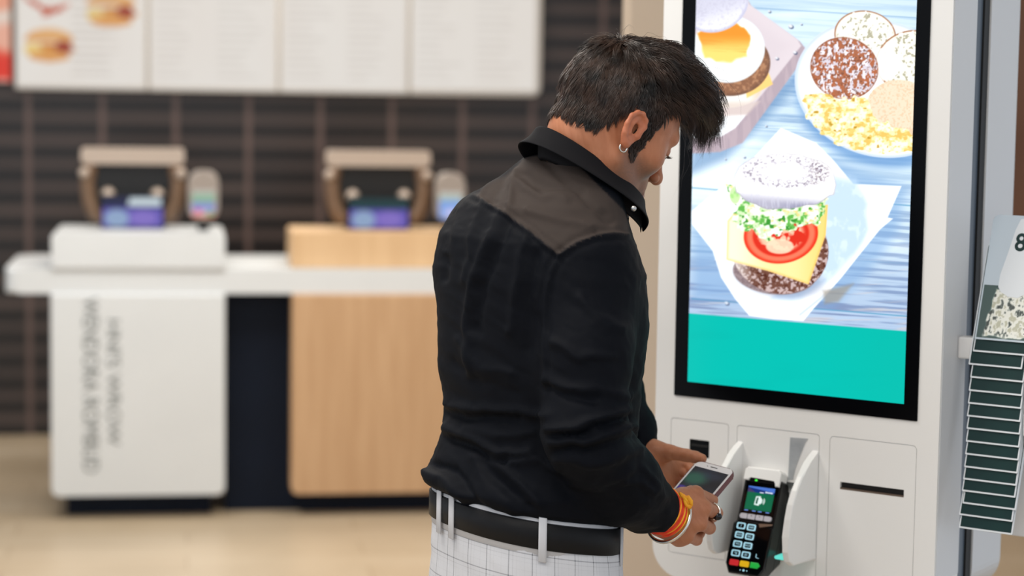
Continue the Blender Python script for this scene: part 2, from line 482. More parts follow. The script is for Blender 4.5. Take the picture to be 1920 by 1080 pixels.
m_steel = mat('champagne_metal', srgb(186, 170, 156), .35, .3)
m_bronze = mat('bronze_plastic', srgb(112, 88, 68), .4, .2)
m_blackpl = mat('black_plastic', srgb(20, 21, 23), .35)
m_purple = attr_mat('display_picture', .25, emit=.9)
def make_pos(cx, w, ztop, look):
    t = empty('order_terminal', (cx, YC+.25, 1.0565))
    hw = w/2
    # monitor seen from behind: bright upper edge, dark back, two bowed arms
    prism('monitor_edge', rr_pts(-hw, hw, .238, .298, .014), -.03, .02, m_steel, t, bev=.006)
    prism('monitor_back', rr_pts(-hw+.05, hw-.05, .05, .237, .02), .0, .05, m_blackpl, t, bev=.008)
    for s in (-1, 1):
        pts = [(s*(hw-.035), .0, .235), (s*(hw-.022), -.01, .17), (s*(hw-.030), -.015, .10), (s*(hw-.050), -.02, .055), (s*(hw-.075), -.02, .034)]
        pp = []
        for i in range(len(pts)-1):
            for q in range(4): pp.append(tuple(Vector(pts[i]).lerp(Vector(pts[i+1]), q/4)))
        pp.append(pts[-1])
        tube('side_arm', pp, .029, m_bronze, t, 10)
        b = bmesh.new(); bmesh.ops.create_uvsphere(b, u_segments=12, v_segments=8, radius=.026)
        bmesh.ops.translate(b, verts=b.verts, vec=(s*(hw-.10), -.03, .125)); from_bm('joint', b, m_steel, t, True)
        b = bmesh.new(); bmesh.ops.create_uvsphere(b, u_segments=12, v_segments=8, radius=.020)
        bmesh.ops.translate(b, verts=b.verts, vec=(s*(hw-.012), -.035, .205)); from_bm('joint', b, m_steel, t, True)
    box('base', -.12, .12, -.03, .10, 0, .02, m_blackpl, t, .004)
    d = prism('customer_display', rr_pts(-.115, .115, .0, .125, .008), -.06, -.035, m_blackpl, t, bev=.003)
    def pd(gx, gz):
        P = Paint((gx+.11)*1000, gz*1000)
        P.C[:] = (96, 84, 178)
        P.put(sm(70, 84, P.Y), (26, 32, 70) if look else (24, 60, 66))
        m, u, v = P.ell(52, 38, 46, 34, soft=6); P.put(m*.9, (150, 178, 206))
        m, u, v = P.ell(150, 40, 52, 28, soft=6); P.put(m*.8, (142, 120, 204))
        if look:
            m, d_ = P.poly([(90, 84), (215, 84), (215, 115), (100, 115)], 3); P.put(m, (206, 220, 226))
        return P.C
    grid_panel('display_picture', -.11, .11, .006, .118, -.0605, .004, pd, m_purple, d)
    return t
p1 = make_pos(-.200, .380, 1.34, True)
tag(p1, 'till with blue and purple customer display standing on the white raised box', 'order terminal', 'tills on the counter')
p2 = make_pos(.717, .396, 1.34, False)
tag(p2, 'till with blue and purple customer display standing on the wooden raised box', 'order terminal', 'tills on the counter')

m_readerg = mat('grey_beige_plastic', srgb(150, 140, 132), .4)
def make_reader(cx, look):
    t = empty('card_reader', (cx, YC+.115, 1.0565))
    prism('body', rr_pts(-.056, .056, .038, .222, .045, 8), -.02, .03, m_readerg, t, bev=.01, smooth=False)
    tube('stand', [(0, .01, 0.001), (0, .01, .045)], .022, m_blackpl, t, 12)
    def pd(gx, gz):
        P = Paint((gx+.04)*1000, (gz-.05)*1000)
        P.C[:] = (206, 196, 188)
        if look:
            P.put(sm(95, 80, P.Y), (150, 186, 160)); P.put(sm(58, 48, P.Y), (140, 150, 214))
            P.put(sm(30, 22, P.Y), (232, 206, 214)); P.put(sm(12, 6, P.Y), (224, 120, 90))
            m, u, v = P.ell(64, 14, 14, 9); P.put(m, (70, 170, 110)); m, u, v = P.ell(20, 22, 12, 9); P.put(m, (226, 90, 140))
        else:
            P.put(sm(95, 84, P.Y), (176, 196, 190)); P.put(sm(72, 62, P.Y), (130, 170, 236)); m, u, v = P.ell(42, 22, 26, 16, soft=6); P.put(m, (206, 206, 250))
        return P.C
    grid_panel('keypad', -.042, .042, .05, .15, -.0305+.009, .004, pd, m_purple, t)
    return t
tag(make_reader(.060, True), 'small white card reader with coloured keys right of the first till', 'card reader', 'white card readers beside the tills')
tag(make_reader(.977, False), 'small white card reader with glowing blue screen beside the man', 'card reader', 'white card readers beside the tills')

# ------------------------------------------------------------------ self-service kiosk
KP = Vector((0.98555, 3.33935, 0)); KRZ = radians(-43.4)
KM = Matrix.Translation(KP) @ Matrix.Rotation(KRZ, 4, 'Z')
kiosk = empty('ordering_kiosk', KP, KRZ)
tag(kiosk, 'tall white self-service ordering kiosk with a lit screen of burgers above a payment slot panel', 'kiosk')
m_kwhite = noise_mat('kiosk_white', srgb(236, 236, 235), srgb(239, 239, 238), 3, .38, bump=.05, bscale=300, bdist=.0003)
m_kside = noise_mat('kiosk_grey_white', srgb(214, 216, 219), srgb(217, 219, 222), 3, .35)
m_slate = noise_mat('slate_metal', srgb(84, 96, 110), srgb(92, 104, 118), 3, .4)
m_kblack = mat('black_glass', srgb(5, 6, 9), .25, spec=.12)
m_dark = mat('black_gap', srgb(8, 8, 9), .6)
def groove(x0, x1, z0, z1, r, w=.0012, d=.002):
    return ring_bm(rr_pts(x0-w/2, x1+w/2, z0-w/2, z1+w/2, r), rr_pts(x0+w/2, x1-w/2, z0+w/2, z1-w/2, max(r-w, .0004)), -.005, d)
head = prism('front_housing', rr_pts(-.2695, .2475, .772, 1.905, [.055, .055, .03, .03], 10), 0, .093, m_kwhite, kiosk, bev=.003, seg=3)
cut(head, [groove(-.2375, -.127, .815, 1.0463, .006),
           groove(.0600, .2110, .790, 1.0460, .008),
           groove(-.1105, .0410, .800, 1.0463, .006),
           prism_bm(rr_pts(-.2011, -.1629, .984, 1.0137, .001), -.01, .03),
           prism_bm(rr_pts(.0800, .1916, .9612, .9735, .0008), -.01, .03),
           prism_bm(rr_pts(-.082, .004, .845, .962, .004), -.01, .035)])
for p in head.data.polygons: p.use_smooth = False
# card slot and scanner insets
sl = prism('ticket_slot', rr_pts(.0800, .1916, .9612, .9735, .0008), .006, .028, m_dark, kiosk)
box('slot_lip', .0802, .1914, .0005, .0059, .9613, .9640, mat('slot_metal', srgb(120, 104, 92), .35, .6), sl)
sc = prism('scanner_window', rr_pts(-.2011, -.1629, .984, 1.0137, .001), .0015, .028, m_kblack, kiosk)
box('scanner_bar', -.198, -.166, .0005, .0014, 1.002, 1.006, m_dark, sc)
# screen
bz = prism('screen_bezel', rr_pts(-.2322, .2108, 1.0855, 1.838, .001), -.0022, .004, m_kblack, kiosk, bev=.0006)

Mi = CM.inverted() @ KM
def kpix(gx, gz, y=-.003):
    """where the picture on the screen shows what: picture coordinates used to lay out its artwork"""
    n = len(gx); P = np.stack([gx, np.full(n, y), gz, np.ones(n)], 0)
    q = np.array(Mi) @ P
    return 960+4000*q[0]/-q[2], 540-4000*q[1]/-q[2]

def paint_screen(gx, gz):
    px, py = kpix(gx, gz)
    P = Paint(px, py); X, Y = P.X, P.Y
    N1 = fnoise(X/130, Y/5-X*.014, 4); N2 = fnoise(X/150+9, Y/30, 3); N3 = fnoise(X/3., Y/3., 3)
    # blue washed planks
    P.C[:] = (200, 220, 234)
    P.put(sm(.35, .75, N1)*.75, (166, 194, 218)); P.put(sm(.55, .85, N2)*.8, (226, 242, 252))
    low = sm(400, 600, Y)
    P.put(low*.7, (156, 178, 210)); P.put(low*sm(.45, .7, N1)*.8, (112, 126, 164)); P.put(sm(1560, 1640, X)*sm(300, 420, Y)*sm(.4, .65, N1)*.6, (128, 152, 188)); P.put(sm(1400, 1500, X)*sm(330, 200, Y)*sm(90, 160, Y)*sm(.4, .7, N1)*.7, (128, 160, 198)); P.put(low*sm(.6, .8, fnoise(X/90+4, Y/5+X*.01+7, 3))*.5, (206, 190, 186))
    m, u, v = P.ell(1320, 320, 110, 60, soft=45); P.put(m*.9, (238, 249, 255))
    m, u, v = P.ell(1560, 60, 130, 60, soft=40); P.put(m*.35, (224, 242, 252))
    for sx, sy in ((1297, 352), (1297, 560)):
        P.put(P.line([(sx, sy), (sx+500, sy+500*.082)], 2.4)*.7, (70, 140, 176))
    for sx, sy in ((1400, 14), (1297, 232), (1297, 470)):
        P.put(P.line([(sx, sy), (sx+500, sy+500*.06)], 1.8)*.4, (96, 140, 180))
    # tray board upper left, with shadow
    m, d = P.poly([(1290, 330), (1360, 300), (1530, 128), (1520, 120), (1300, 250)], 14); P.put(m*.65, (96, 134, 178))
    m, d = P.poly([(1290, -140), (1385, -30), (1410, 14), (1500, 78), (1511, 92), (1508, 108), (1392, 268), (1350, 285), (1290, 288)], 2); P.put(m, (176, 160, 170))
    P.put(m*sm(.4, .7, fnoise(X/5, Y/30, 2))*.4, (198, 180, 186))
    m, d = P.poly([(1290, -140), (1385, -34), (1405, 8), (1495, 74), (1502, 86), (1378, 240), (1345, 258), (1290, 262)], 2); P.put(m, (214, 203, 209))
    P.put(m*sm(-34, -4, d)*.25, (232, 222, 226))
    m, d = P.poly([(1290, 215), (1400, 214), (1378, 240), (1352, 256), (1290, 260)], 2); P.put(m, (246, 250, 254))
    m, d = P.poly([(1290, 196), (1425, 190), (1400, 216), (1290, 224)], 4); P.put(m*.8, (212, 196, 190))
    # first burger: lower bun, cheese, patty, egg, crown
    m, u, v = P.ell(1362, 166, 66, 36); P.put(m, (240, 236, 232)); P.put(m*sm(.55, .95, u)*.5, (206, 180, 150)); P.put(m*sm(.5, .9, v)*.4, (196, 170, 152))
    m, d = P.poly([(1398, 168), (1400, 184), (1449, 158), (1438, 128), (1420, 130)], 1.5); P.put(m, (248, 204, 124))
    m, u, v = P.ell(1368, 118, 76, 62); P.put(m, (142, 100, 76)); P.put(m*sm(.45, .7, fnoise(X/4, Y/4, 3))*.8, (186, 138, 104)); P.put(m*sm(.86, 1, np.hypot(u, v))*.5, (90, 66, 58))
    m, u, v = P.ell(1366, 92, 68, 63, -8); P.put(m, (247, 250, 250)); P.put(m*sm(.85, 1, np.hypot(u, v))*.4, (196, 206, 214))
    m, d = P.poly([(1310, 60), (1372, 44), (1394, 50), (1404, 66), (1406, 84), (1398, 106), (1372, 116), (1340, 114), (1318, 106)], 3, 4); P.put(m, (250, 214, 116))
    P.put(m*sm(100, 62, Y), (232, 146, 50)); P.put(m*sm(.6, .8, N1)*.3, (214, 120, 40))
    m, u, v = P.ell(1338, 2, 66, 58, -18); P.put(m, (206, 206, 222)); P.put(m*sm(.1, .8, v)*.8, (238, 238, 248)); P.put(m*sm(.5, .75, N3)*.3, (176, 172, 192)); P.put(m*sm(.88, 1, np.hypot(u, v))*sm(.2, .6, v)*.6, (168, 168, 200))
    # crumbs
    for cx, cy, r in ((1442, 21, 3), (1482, 49, 5), (1502, 45, 2), (1456, 109, 3.5), (1436, 236, 2), (1395, 294, 2.5), (1360, 298, 1.5), (1352, 398, 3), (1341, 487, 3), (1362, 568, 4.5), (1490, 98, 4)):
        m, u, v = P.ell(cx+1.5, cy+1.5, r, r*.8, 20); P.put(m*.8, (70, 80, 110)); m, u, v = P.ell(cx, cy, r*.8, r*.6, 20); P.put(m, (226, 228, 232))
    # plate
    m, u, v = P.ell(1652, 190, 160, 122, 14, soft=12); P.put(m*.7, (92, 140, 196))
    m, u, v = P.ell(1648, 166, 160, 127, 16); P.put(m, (246, 249, 252)); r = np.hypot(u, v); P.put(m*sm(.93, .99, r)*.6, (176, 196, 220)); P.put(m*sm(.80, .84, r)*sm(.93, .88, r)*.3, (196, 214, 232))
    def crumpet(cx, cy, rx, ry, rot):
        m, u, v = P.ell(cx, cy, rx, ry, rot); P.put(m, (152, 92, 54)); r = np.hypot(u, v); P.put(m*sm(.99, .93, r), (240, 238, 228))
        P.put(m*sm(.60, .72, fnoise(X/5+cx, Y/5, 2))*sm(.95, .85, r), (176, 172, 148)); P.put(m*sm(.66, .8, fnoise(X/8+cx, Y/8+3, 2))*.8, (252, 252, 250))
    crumpet(1622, 66, 58, 46, 8); crumpet(1706, 112, 66, 54, -20)
    m, u, v = P.ell(1650, 120, 40, 30); P.put(m*.8, (244, 246, 244))
    m, u, v = P.ell(1583, 128, 64, 58, 14); P.put(m, (166, 104, 76)); r = np.hypot(u, v)
    P.put(m*sm(.46, .53, fnoise(X/7, Y/8, 2)), (214, 206, 216)); P.put(m*sm(.60, .66, fnoise(X/5+70, Y/9, 2)), (238, 234, 240)); P.put(m*sm(.55, .68, fnoise(X/4+30, Y/5, 2)), (176, 104, 70)); P.put(m*sm(.62, .75, fnoise(X/3+11, Y/3, 2))*.8, (110, 70, 58)); P.put(m*sm(.93, 1, r)*.6, (140, 80, 50))
    m, u, v = P.ell(1688, 204, 64, 54, 10); P.put(m, (240, 216, 190)); r = np.hypot(u, v); P.put(m*sm(.5, .7, N3)*.6, (222, 186, 150)); P.put(m*sm(.9, 1, r)*sm(-.2, .8, v)*.8, (206, 146, 90))
    m, d = P.poly([(1508, 180), (1540, 174), (1575, 186), (1620, 182), (1632, 200), (1650, 226), (1700, 246), (1716, 252), (1714, 284), (1690, 288), (1652, 282), (1616, 284), (1570, 272), (1540, 246), (1515, 222)], 1.5, 7, 9)
    P.put(m, (250, 232, 176)); e = fnoise(X/11, Y/9, 3); P.put(m*sm(.5, .62, e), (255, 248, 222)); P.put(m*sm(.42, .32, e)*.9, (226, 186, 92)); P.put(m*sm(.6, .75, fnoise(X/6+5, Y/5, 2))*.8, (240, 206, 118)); P.put(m*sm(.7, .85, fnoise(X/9+40, Y/7, 2)), (190, 150, 50))
    # parchment
    m, d = P.poly([(1470, 262), (1700, 352), (1680, 440), (1620, 520), (1560, 580), (1300, 560), (1300, 420)], 16); P.put(m*.55, (120, 160, 206))
    pts = [(1464, 240), (1530, 268), (1562, 300), (1600, 345), (1690, 349), (1664, 408), (1674, 410), (1650, 430), (1608, 482), (1578, 520), (1556, 545), (1524, 580), (1506, 602), (1450, 598), (1405, 592), (1378, 560), (1352, 520), (1336, 470), (1297, 420), (1297, 396), (1338, 362), (1380, 332)]
    m, d = P.poly(pts, 1.5); P.put(m, (252, 254, 255))
    m, d = P.poly([(1540, 330), (1600, 340), (1628, 380), (1630, 430), (1604, 480), (1560, 520), (1500, 560), (1440, 556), (1500, 500)], 9, 6, 40); P.put(m*.95, (190, 214, 236)); P.put(m*sm(.55, .75, fnoise(X/14, Y/20, 3))*.5, (226, 240, 250))
    P.put(P.line([(1556, 545), (1500, 590)], 5, 3)*.6, (170, 190, 216))
    m, d = P.poly([(1543, 545), (1600, 532), (1572, 566), (1546, 570)], 5); P.put(m*.6, (150, 136, 116))
    # main burger
    m, u, v = P.ell(1460, 522, 84, 36, 8, soft=8); P.put(m*.5, (120, 130, 160))
    m, u, v = P.ell(1452, 512, 78, 40, 6); P.put(m, (130, 112, 116)); P.put(m*sm(.4, .7, N3)*.5, (176, 158, 160)); P.put(m*sm(.9, .6, v)*0, (0, 0, 0))
    m, u, v = P.ell(1462, 466, 92, 84, 20); P.put(m, (112, 74, 62)); P.put(m*sm(.45, .6, fnoise(X/5, Y/5, 3)), (196, 172, 170)); P.put(m*sm(.6, .72, fnoise(X/4+8, Y/4, 2)), (84, 44, 34)); P.put(m*sm(1420, 1370, X)*.85, (244, 238, 234))
    m, d = P.poly([(1364, 414), (1376, 400), (1552, 384), (1548, 440), (1516, 533), (1440, 508), (1362, 487)], 1.5); P.put(m, (252, 226, 158)); P.put(m*sm(1460, 1370, X)*.75, (253, 246, 228)); P.put(m*sm(1480, 1545, X)*.5, (246, 196, 92)); P.put(m*sm(6, 0, -d)*.5, (240, 186, 84))
    m, u, v = P.ell(1464, 440, 70, 54, -8); P.put(m, (226, 54, 32)); r = np.hypot(u, v)
    P.put(m*sm(.98, .86, r)*.9, (240, 126, 96)); P.put(m*sm(.80, .72, r), (214, 50, 34)); P.put(m*sm(.7, .5, r)*sm(.45, .6, fnoise(X/9, Y/8, 2)), (246, 190, 160))
    m, u, v = P.ell(1462, 462, 26, 14); P.put(m*.9, (250, 214, 184))
    m, d = P.poly([(1364, 350), (1380, 380), (1376, 420), (1404, 436), (1432, 452), (1452, 440), (1470, 430), (1492, 428), (1520, 414), (1536, 420), (1548, 392), (1556, 372), (1500, 356), (1420, 350)], 1.5, 8, 10)
    e = fnoise(X/10, Y/8, 3); P.put(m, (214, 236, 190)); P.put(m*sm(.50, .60, e), (250, 253, 244)); P.put(m*sm(.44, .34, e), (98, 178, 78)); P.put(m*sm(.64, .74, fnoise(X/7+60, Y/7, 2)), (60, 146, 52)); P.put(m*sm(.68, .8, fnoise(X/9+90, Y/6, 2))*.8, (232, 206, 130))
    m, u, v = P.ell(1378, 366, 10, 16); P.put(m*.8, (186, 230, 150))
    # crown of the bun
    m, d = P.poly([(1376, 330), (1384, 312), (1410, 296), (1450, 288), (1500, 290), (1540, 302), (1562, 322), (1568, 346), (1562, 366), (1530, 382), (1480, 392), (1440, 392), (1400, 378), (1380, 362)], 1.5, 2, 14)
    P.put(m, (253, 253, 254)); yy = Y-(350+.12*(X-1470))
    P.put(m*sm(8, 36, yy+.04*(X-1470))*.9, (168, 166, 186)); P.put(m*sm(20, 40, yy)*sm(1440, 1540, X)*.8, (98, 100, 138)); P.put(m*sm(10, 30, yy)*sm(.5, .7, fnoise(X/2, Y/14, 2))*.6, (206, 206, 222)); P.put(m*sm(-2.5, 0, d)*.5, (120, 110, 120))
    m, u, v = P.ell(1472, 322, 80, 30, 2, soft=4); r = np.hypot(u, v); P.put(m*sm(.52, .66, fnoise(X/3.2, Y/2.6, 3))*sm(.2, .95, r)*.8, (120, 108, 128)); P.put(m*sm(.50, .62, fnoise(X/2.4+9, Y/2, 2))*sm(.4, 1, u)*.9, (104, 84, 92)); P.put(m*.25*sm(.4, .7, N3), (196, 190, 206))
    # turquoise band
    tl = 1-sm(1.2258, 1.2276, gz)
    P.put(tl, (6, 178, 166)); P.put(tl*sm(1.235, 1.20, gz)*sm(.5, .8, N2)*.15, (6, 162, 152)); P.put(tl*sm(0, .2, gx)*.35, (10, 172, 154))
    return P.C
m_screen = attr_mat('screen_picture', .3, emit=1.3, spec=.1)
grid_panel('screen_picture', -.206, .188, 1.111, 1.811, -.0028, .0009, paint_screen, m_screen, bz)

# rear body
prism('dark_spine', rr_pts(-.262, .2420, .02, 1.885, .01), .093, .160, m_slate, kiosk)
box('spine_gap', -.264, .2455, .1301, .1501, .021, 1.884, m_dark, kiosk)
rh = prism('rear_housing', rr_pts(-.2695, .2480, .772, 1.905, [.055, .055, .03, .03], 10), .152, .272, m_kside, kiosk, bev=.018, seg=3)
box('pedestal_column', -.235, .215, .02, .0929, .02, .7719, m_kside, kiosk, .004)
box('rear_pedestal_column', -.235, .215, .1601, .25, .02, .7719, m_kside, kiosk, .004)
box('foot_plate', -.29, .27, -.04, .31, 0, .02, m_slate, kiosk, .006)
side = prism('side_panel', rr_pts(.004, .0925, .83, 1.90, .003), .2476, .2486, m_kside, kiosk, axis='x')

# bay with two curved guard wings around the payment terminal
wing_pts = [(.002, 1.0205), (-.010, 1.014), (-.030, 1.003), (-.055, .984), (-.073, .964), (-.086, .943), (-.094, .920), (-.098, .892), (-.098, .868), (-.092, .852), (-.078, .843), (.002, .840)]
wa = prism('guard_wing', wing_pts, .0285, .0408, m_kwhite, kiosk, bev=.003, seg=3, axis='x')
wb = prism('guard_wing', wing_pts, -.1100, -.0985, m_kwhite, kiosk, bev=.003, seg=3, axis='x')
bay = box('bay_floor', -.0984, .0284, .0, .034, .8405, .8449, m_kwhite, kiosk)
# sloped mounting block
mb_ = prism('mounting_block', [(.033, .958), (.024, .955), (.004, .93), (.004, .86), (.033, .86)], -.078, .000, m_kwhite, kiosk, bev=.002, axis='x')
m_tri = noise_mat('recess_shade_grey', srgb(150, 155, 160), srgb(184, 188, 192), 30, .35)
# flat grey plate right of the block; its colour imitates a recess's shade
prism('recess_shade_plate', [(-.0116, 1.0363), (.0204, 1.0375), (.0150, 1.028), (.0070, 1.008), (-.0010, .985), (-.0050, .967), (-.0135, .966)], -.0008, .0, m_tri, kiosk)
m_teal = mat('teal_lamp', srgb(20, 150, 140), .2, emit=srgb(120, 240, 225), es=.7)
prism('status_light', rr_pts(-.004, .024, .8455, .851, .002), -.060, -.03, m_teal, kiosk, bev=.001)

# ------------------------------------------------------------------ payment terminal: rigid slab leaning back
term = empty('payment_terminal', KM @ Vector((-.0445, -.082, .8185)), KRZ)
term.rotation_euler = (radians(-21), 0, KRZ)      # local z runs up its face, -y outwards
tag(term, 'black card payment terminal with colour screen and white keys in the kiosk bay', 'payment terminal')
m_tblack = mat('terminal_black', srgb(16, 17, 19), .28)
m_tglass = mat('terminal_glass', srgb(5, 6, 8), .1)
prism('body', rr_pts(-.034, .034, .001, .160, [.014, .014, .006, .006], 6), 0, .026, m_tblack, term, bev=.003, seg=3)
kp = prism('keypad_plate', [(-.030, -.002), (.026, -.002), (.033, .010), (.034, .080), (.012, .079), (.008, .0855), (-.030, .0885), (-.0385, .080), (-.0385, .014)], -.0035, .012, m_tglass, term, bev=.0025, seg=3)
prism('back_shell', [(.0262, .152), (.036, .148), (.052, .09), (.052, .03), (.0262, .01)], -.030, .0335, m_tblack, term, bev=.004, axis='x')
m_brn = mat('brown_gloss', srgb(120, 98, 84), .3)
prism('angled_edge', [(.011, .0780), (.033, .0835), (.033, .0860), (.0085, .0840)], -.0045, -.0036, m_brn, kp)
scr = prism('display_glass', rr_pts(-.030, .030, .092, .152, .002), -.0012, .001, m_tglass, term)
def pt(gx, gz):
    P = Paint((gx+.0245)*1e4, (gz-.1025)*1e4)          # 490 x 420
    P.C[:] = (12, 104, 72)
    P.put(sm(318, 324, P.Y), (24, 50, 122)); m, d = P.poly([(0, 440), (0, 400), (490, 350), (490, 440)], 4); P.put(m, (78, 120, 208))
    m, d = P.poly([(0, 395), (0, 322), (150, 322)], 5); P.put(m, (70, 60, 100))
    P.put(P.line([(230, 330), (290, 330)], 14), (220, 230, 250)); P.put(P.line([(330, 345), (450, 340)], 22), (220, 230, 250))
    m, d = P.poly([(160, 120), (250, 110), (258, 270), (172, 262)], 3); P.put(m, (232, 248, 244)); m, d = P.poly([(182, 140), (215, 136), (222, 246), (190, 240)], 3); P.put(m, (20, 84, 66))
    m, u, v = P.ell(262, 190, 34, 52); P.put(m, (232, 248, 244))
    for r in (26, 48):
        ang = [radians(a) for a in range(-48, 49, 12)]
        P.put(P.line([(292+r*cos(a), 190+r*1.25*sin(a)) for a in ang], 12), (232, 248, 244))
    P.put(sm(34, 28, P.Y), (8, 14, 20))
    for x in (40, 180, 290, 430):
        P.put(P.line([(x-28, 16), (x+28, 16)], 14), (110, 150, 226))
    return P.C
m_tscr = attr_mat('terminal_picture', .15, emit=1.0)
grid_panel('display_picture', -.0245, .0245, .1025, .1445, -.0016, .0005, pt, m_tscr, scr)
m_led = mat('green_led', srgb(40, 200, 60), .4, emit=srgb(70, 230, 60), es=1.0)
prism('green_led', rr_pts(-.0155, -.0115, .1535, .1565, .0012), -.0012, 0, m_led, term)
m_key = mat('key_white', srgb(198, 196, 206), .4)
m_kring = mat('key_ring_lit', srgb(170, 210, 225), .3, emit=srgb(150, 205, 225), es=.55)
for i, x in enumerate((-.0225, -.0078, .0072, .0222)):
    r = [.0035, .001, .001, .0035] if i == 0 else ([.001, .0035, .0035, .001] if i == 3 else .001)
    k = prism('function_key', rr_pts(x-.0067, x+.0067, .0885+.0010, .0980, r), -.004, -.0005, m_key, term, bev=.0008)
    if i in (1, 2):
        k2 = prism('key_mark', rr_pts(x-.0008, x+.0008, .0945, .0961, .0005), -.0043, -.0040, m_dark, k)
digits = ['1', '2ABC', '4GHI', '5JKL', '7PQ', '8TUV', '✱#', '0+']
for q, (r, c) in enumerate([(r, c) for r in range(4) for c in range(2)]):
    x = -.0215+c*.0190; z = .0765-r*.0152+(-.0006 if c else 0)
    k = prism('number_key', rr_pts(x-.0078, x+.0078, z-.0052, z+.0052, .0025), -.0058, -.0034, m_tglass, kp, bev=.0006)
    from_bm('key_ring', ring_bm(rr_pts(x-.0078, x+.0078, z-.0052, z+.0052, .0025), rr_pts(x-.0056, x+.0056, z-.0033, z+.0033, .0014)), m_kring, k) if False else \
    from_bm('key_ring', ring_bm(rr_pts(x-.0079, x+.0079, z-.0053, z+.0053, .0025), rr_pts(x-.0056, x+.0056, z-.0034, z+.0034, .0014), -.0062, -.0056), m_kring, k)
    s = digits[q].replace('✱', '*')
    from_bm('key_digit', text_bm(s, .0052 if len(s) < 3 else .0042, Matrix.Translation((x, -.0060, z)) @ Matrix.Rotation(pi/2, 4, 'X'), .0001), m_kring, k)
for x, cc, nm, sh in ((-.0215, (226, 44, 50), 'red', 0), (-.0025, (246, 196, 20), 'yellow', 0), (.0165, (34, 190, 72), 'green', 1)):
    z = .0155
    pts = rr_pts(x-.0082, x+.0082, z-.0048, z+.0048, .0018) if not sh else [(x-.0082, z-.0048), (x+.005, z-.0048), (x+.0092, z), (x+.005, z+.0048), (x-.0082, z+.0048)]
    k = prism('command_key', pts, -.0060, -.0034, mat(nm+'_key', srgb(*cc), .35, emit=srgb(*cc), es=.15), kp, bev=.0008)
    k['label'] = nm + ' key'
for x, r in ((-.0085, .0009), (-.0025, .0018), (.0035, .0009)):
    prism('status_dot', rr_pts(x-r, x+r, .0050-r, .0050+r, r*.9), -.0041, -.0034, m_kring, kp)
ck = [(.0150, .0345), (.0150, .0290), (.0200, .0278)]
tube('corner_mark', [(p[0], -.0042, p[1]) for p in ck], .0006, m_kring, kp, 6)
tube('power_cable', [(0, .02, .002), (0, .03, -.02), (.005, .06, -.02), (.01, .10, .01)], .004, m_tblack, term, 8)
# white clip that holds the terminal top
clip = prism('terminal_clip', [(-.036, .1535), (-.036, .171), (-.031, .176), (.026, .176), (.031, .171), (.031, .148), (.0235, .148), (.0225, .1585), (-.0245, .1605), (-.0265, .1535)], -.0045, .022, m_kwhite, term, bev=.002)

# ------------------------------------------------------------------ rack of table cards on the kiosk's side
rack = empty('card_rack', KM @ Vector((.2487, .055, .90)), KRZ)
tag(rack, 'white plastic rack fixed to the right side of the kiosk, holding green table cards', 'card rack')
m_rack = noise_mat('rack_plastic', srgb(226, 226, 226), srgb(230, 230, 230), 5, .35)
box('wall_bracket', .0, .030, .004, .030, .283, .318, m_rack, rack, .003)
box('spine_rail', .030, .116, .006+.05, .012+.05, .0, .50, m_rack, rack, .002)
bmr = bmesh.new(); bm_box(bmr, .018, .030, .010, .062, .288, .312, .002); from_bm('rail_arm', bmr, m_rack, rack)
prism('end_tongue', rr_pts(.1195, .200, .145, .335, [.03, .03, .01, .01], 8), -.012, .004, m_rack, rack, bev=.004)
box('tongue_arm', .1165, .126, .004, .058, .30, .33, m_rack, rack)
m_cgreen = noise_mat('card_dark_green', srgb(10, 42, 44), srgb(13, 50, 50), 25, .45, spec=.2)
m_cwhite = mat('card_white', srgb(222, 228, 234), .4)
m_cpale = mat('card_pale_blue', srgb(190, 204, 216), .35)
m_cprint = attr_mat('card_photo_print', .3)
CW, CH = .0875, .203
def make_card(first):
    """origin at its lower left corner, tilted back by the caller"""
    t = empty('table_card', (0, 0, 0))
    r = [.001, .001, .010, .010]
    prism('board', rr_pts(0, CW, 0, CH, r), 0, .0022, m_cwhite if not first else m_cpale, t, bev=.0004)
    if not first:
        prism('green_face', rr_pts(.0021, CW-.0021, .0026, CH-.004, [.0005, .0005, .008, .008]), -.0005, 0, m_cgreen, t)
    else:
        def ph(gx, gz):
            P = Paint(gx*1000, gz*1000); P.C[:] = (14, 62, 60)
            m, d = P.poly([(14, 5), (86, 5), (86, 84), (60, 84), (40, 78), (22, 84)], 1.2, 3, 8)
            e = fnoise(P.X/6, P.Y/9, 4); P.put(m, (228, 230, 222)); P.put(m*sm(.55, .68, e), (26, 44, 40)); P.put(m*sm(.42, .34, e)*.6, (150, 150, 120)); P.put(sm(12, 6, P.Y)*m*.6, (230, 234, 228))
            P.put(sm(4, 8, P.X)*sm(16, 12, P.X)*.0, (0, 0, 0))
            return P.C
        grid_panel('photo_print', .0026, CW-.0026, .0030, .088, -.0004, .0009, ph, m_cprint, t)
        # paler curved field with the number
        prism('white_field', [(.026, .086), (.031, .078), (.044, .071), (.060, .070), (.074, .078), (.0845, .086), (.0845, .196), (.058, .200), (.046, .197), (.040, .180), (.033, .140), (.026, .105)], -.0009, -.0003, m_cwhite, t)
        b = text_bm('8', .040, Matrix.Translation((.0515, -.0010, .158)) @ Matrix.Rotation(pi/2, 4, 'X') @ Matrix.Diagonal((.95, 1, 1, 1)), .0002, offset=.0008)
        from_bm('number', b, m_cgreen, t)
    return t
n_c = 16
ys = [.050+(.017-.050)*i/15 for i in range(16)]
zs = [1.2177, 1.198, 1.177, 1.1568, 1.136, 1.116, 1.096, 1.0765, 1.0565, 1.0365, 1.0165, .9975, .979, .960, .9415, .9215]
xs = [.2800, .2790, .2735, .2780, .2772, .2775, .2775, .2785, .2790, .2795, .2795, .2795, .2790, .2815, .2775, .2790]
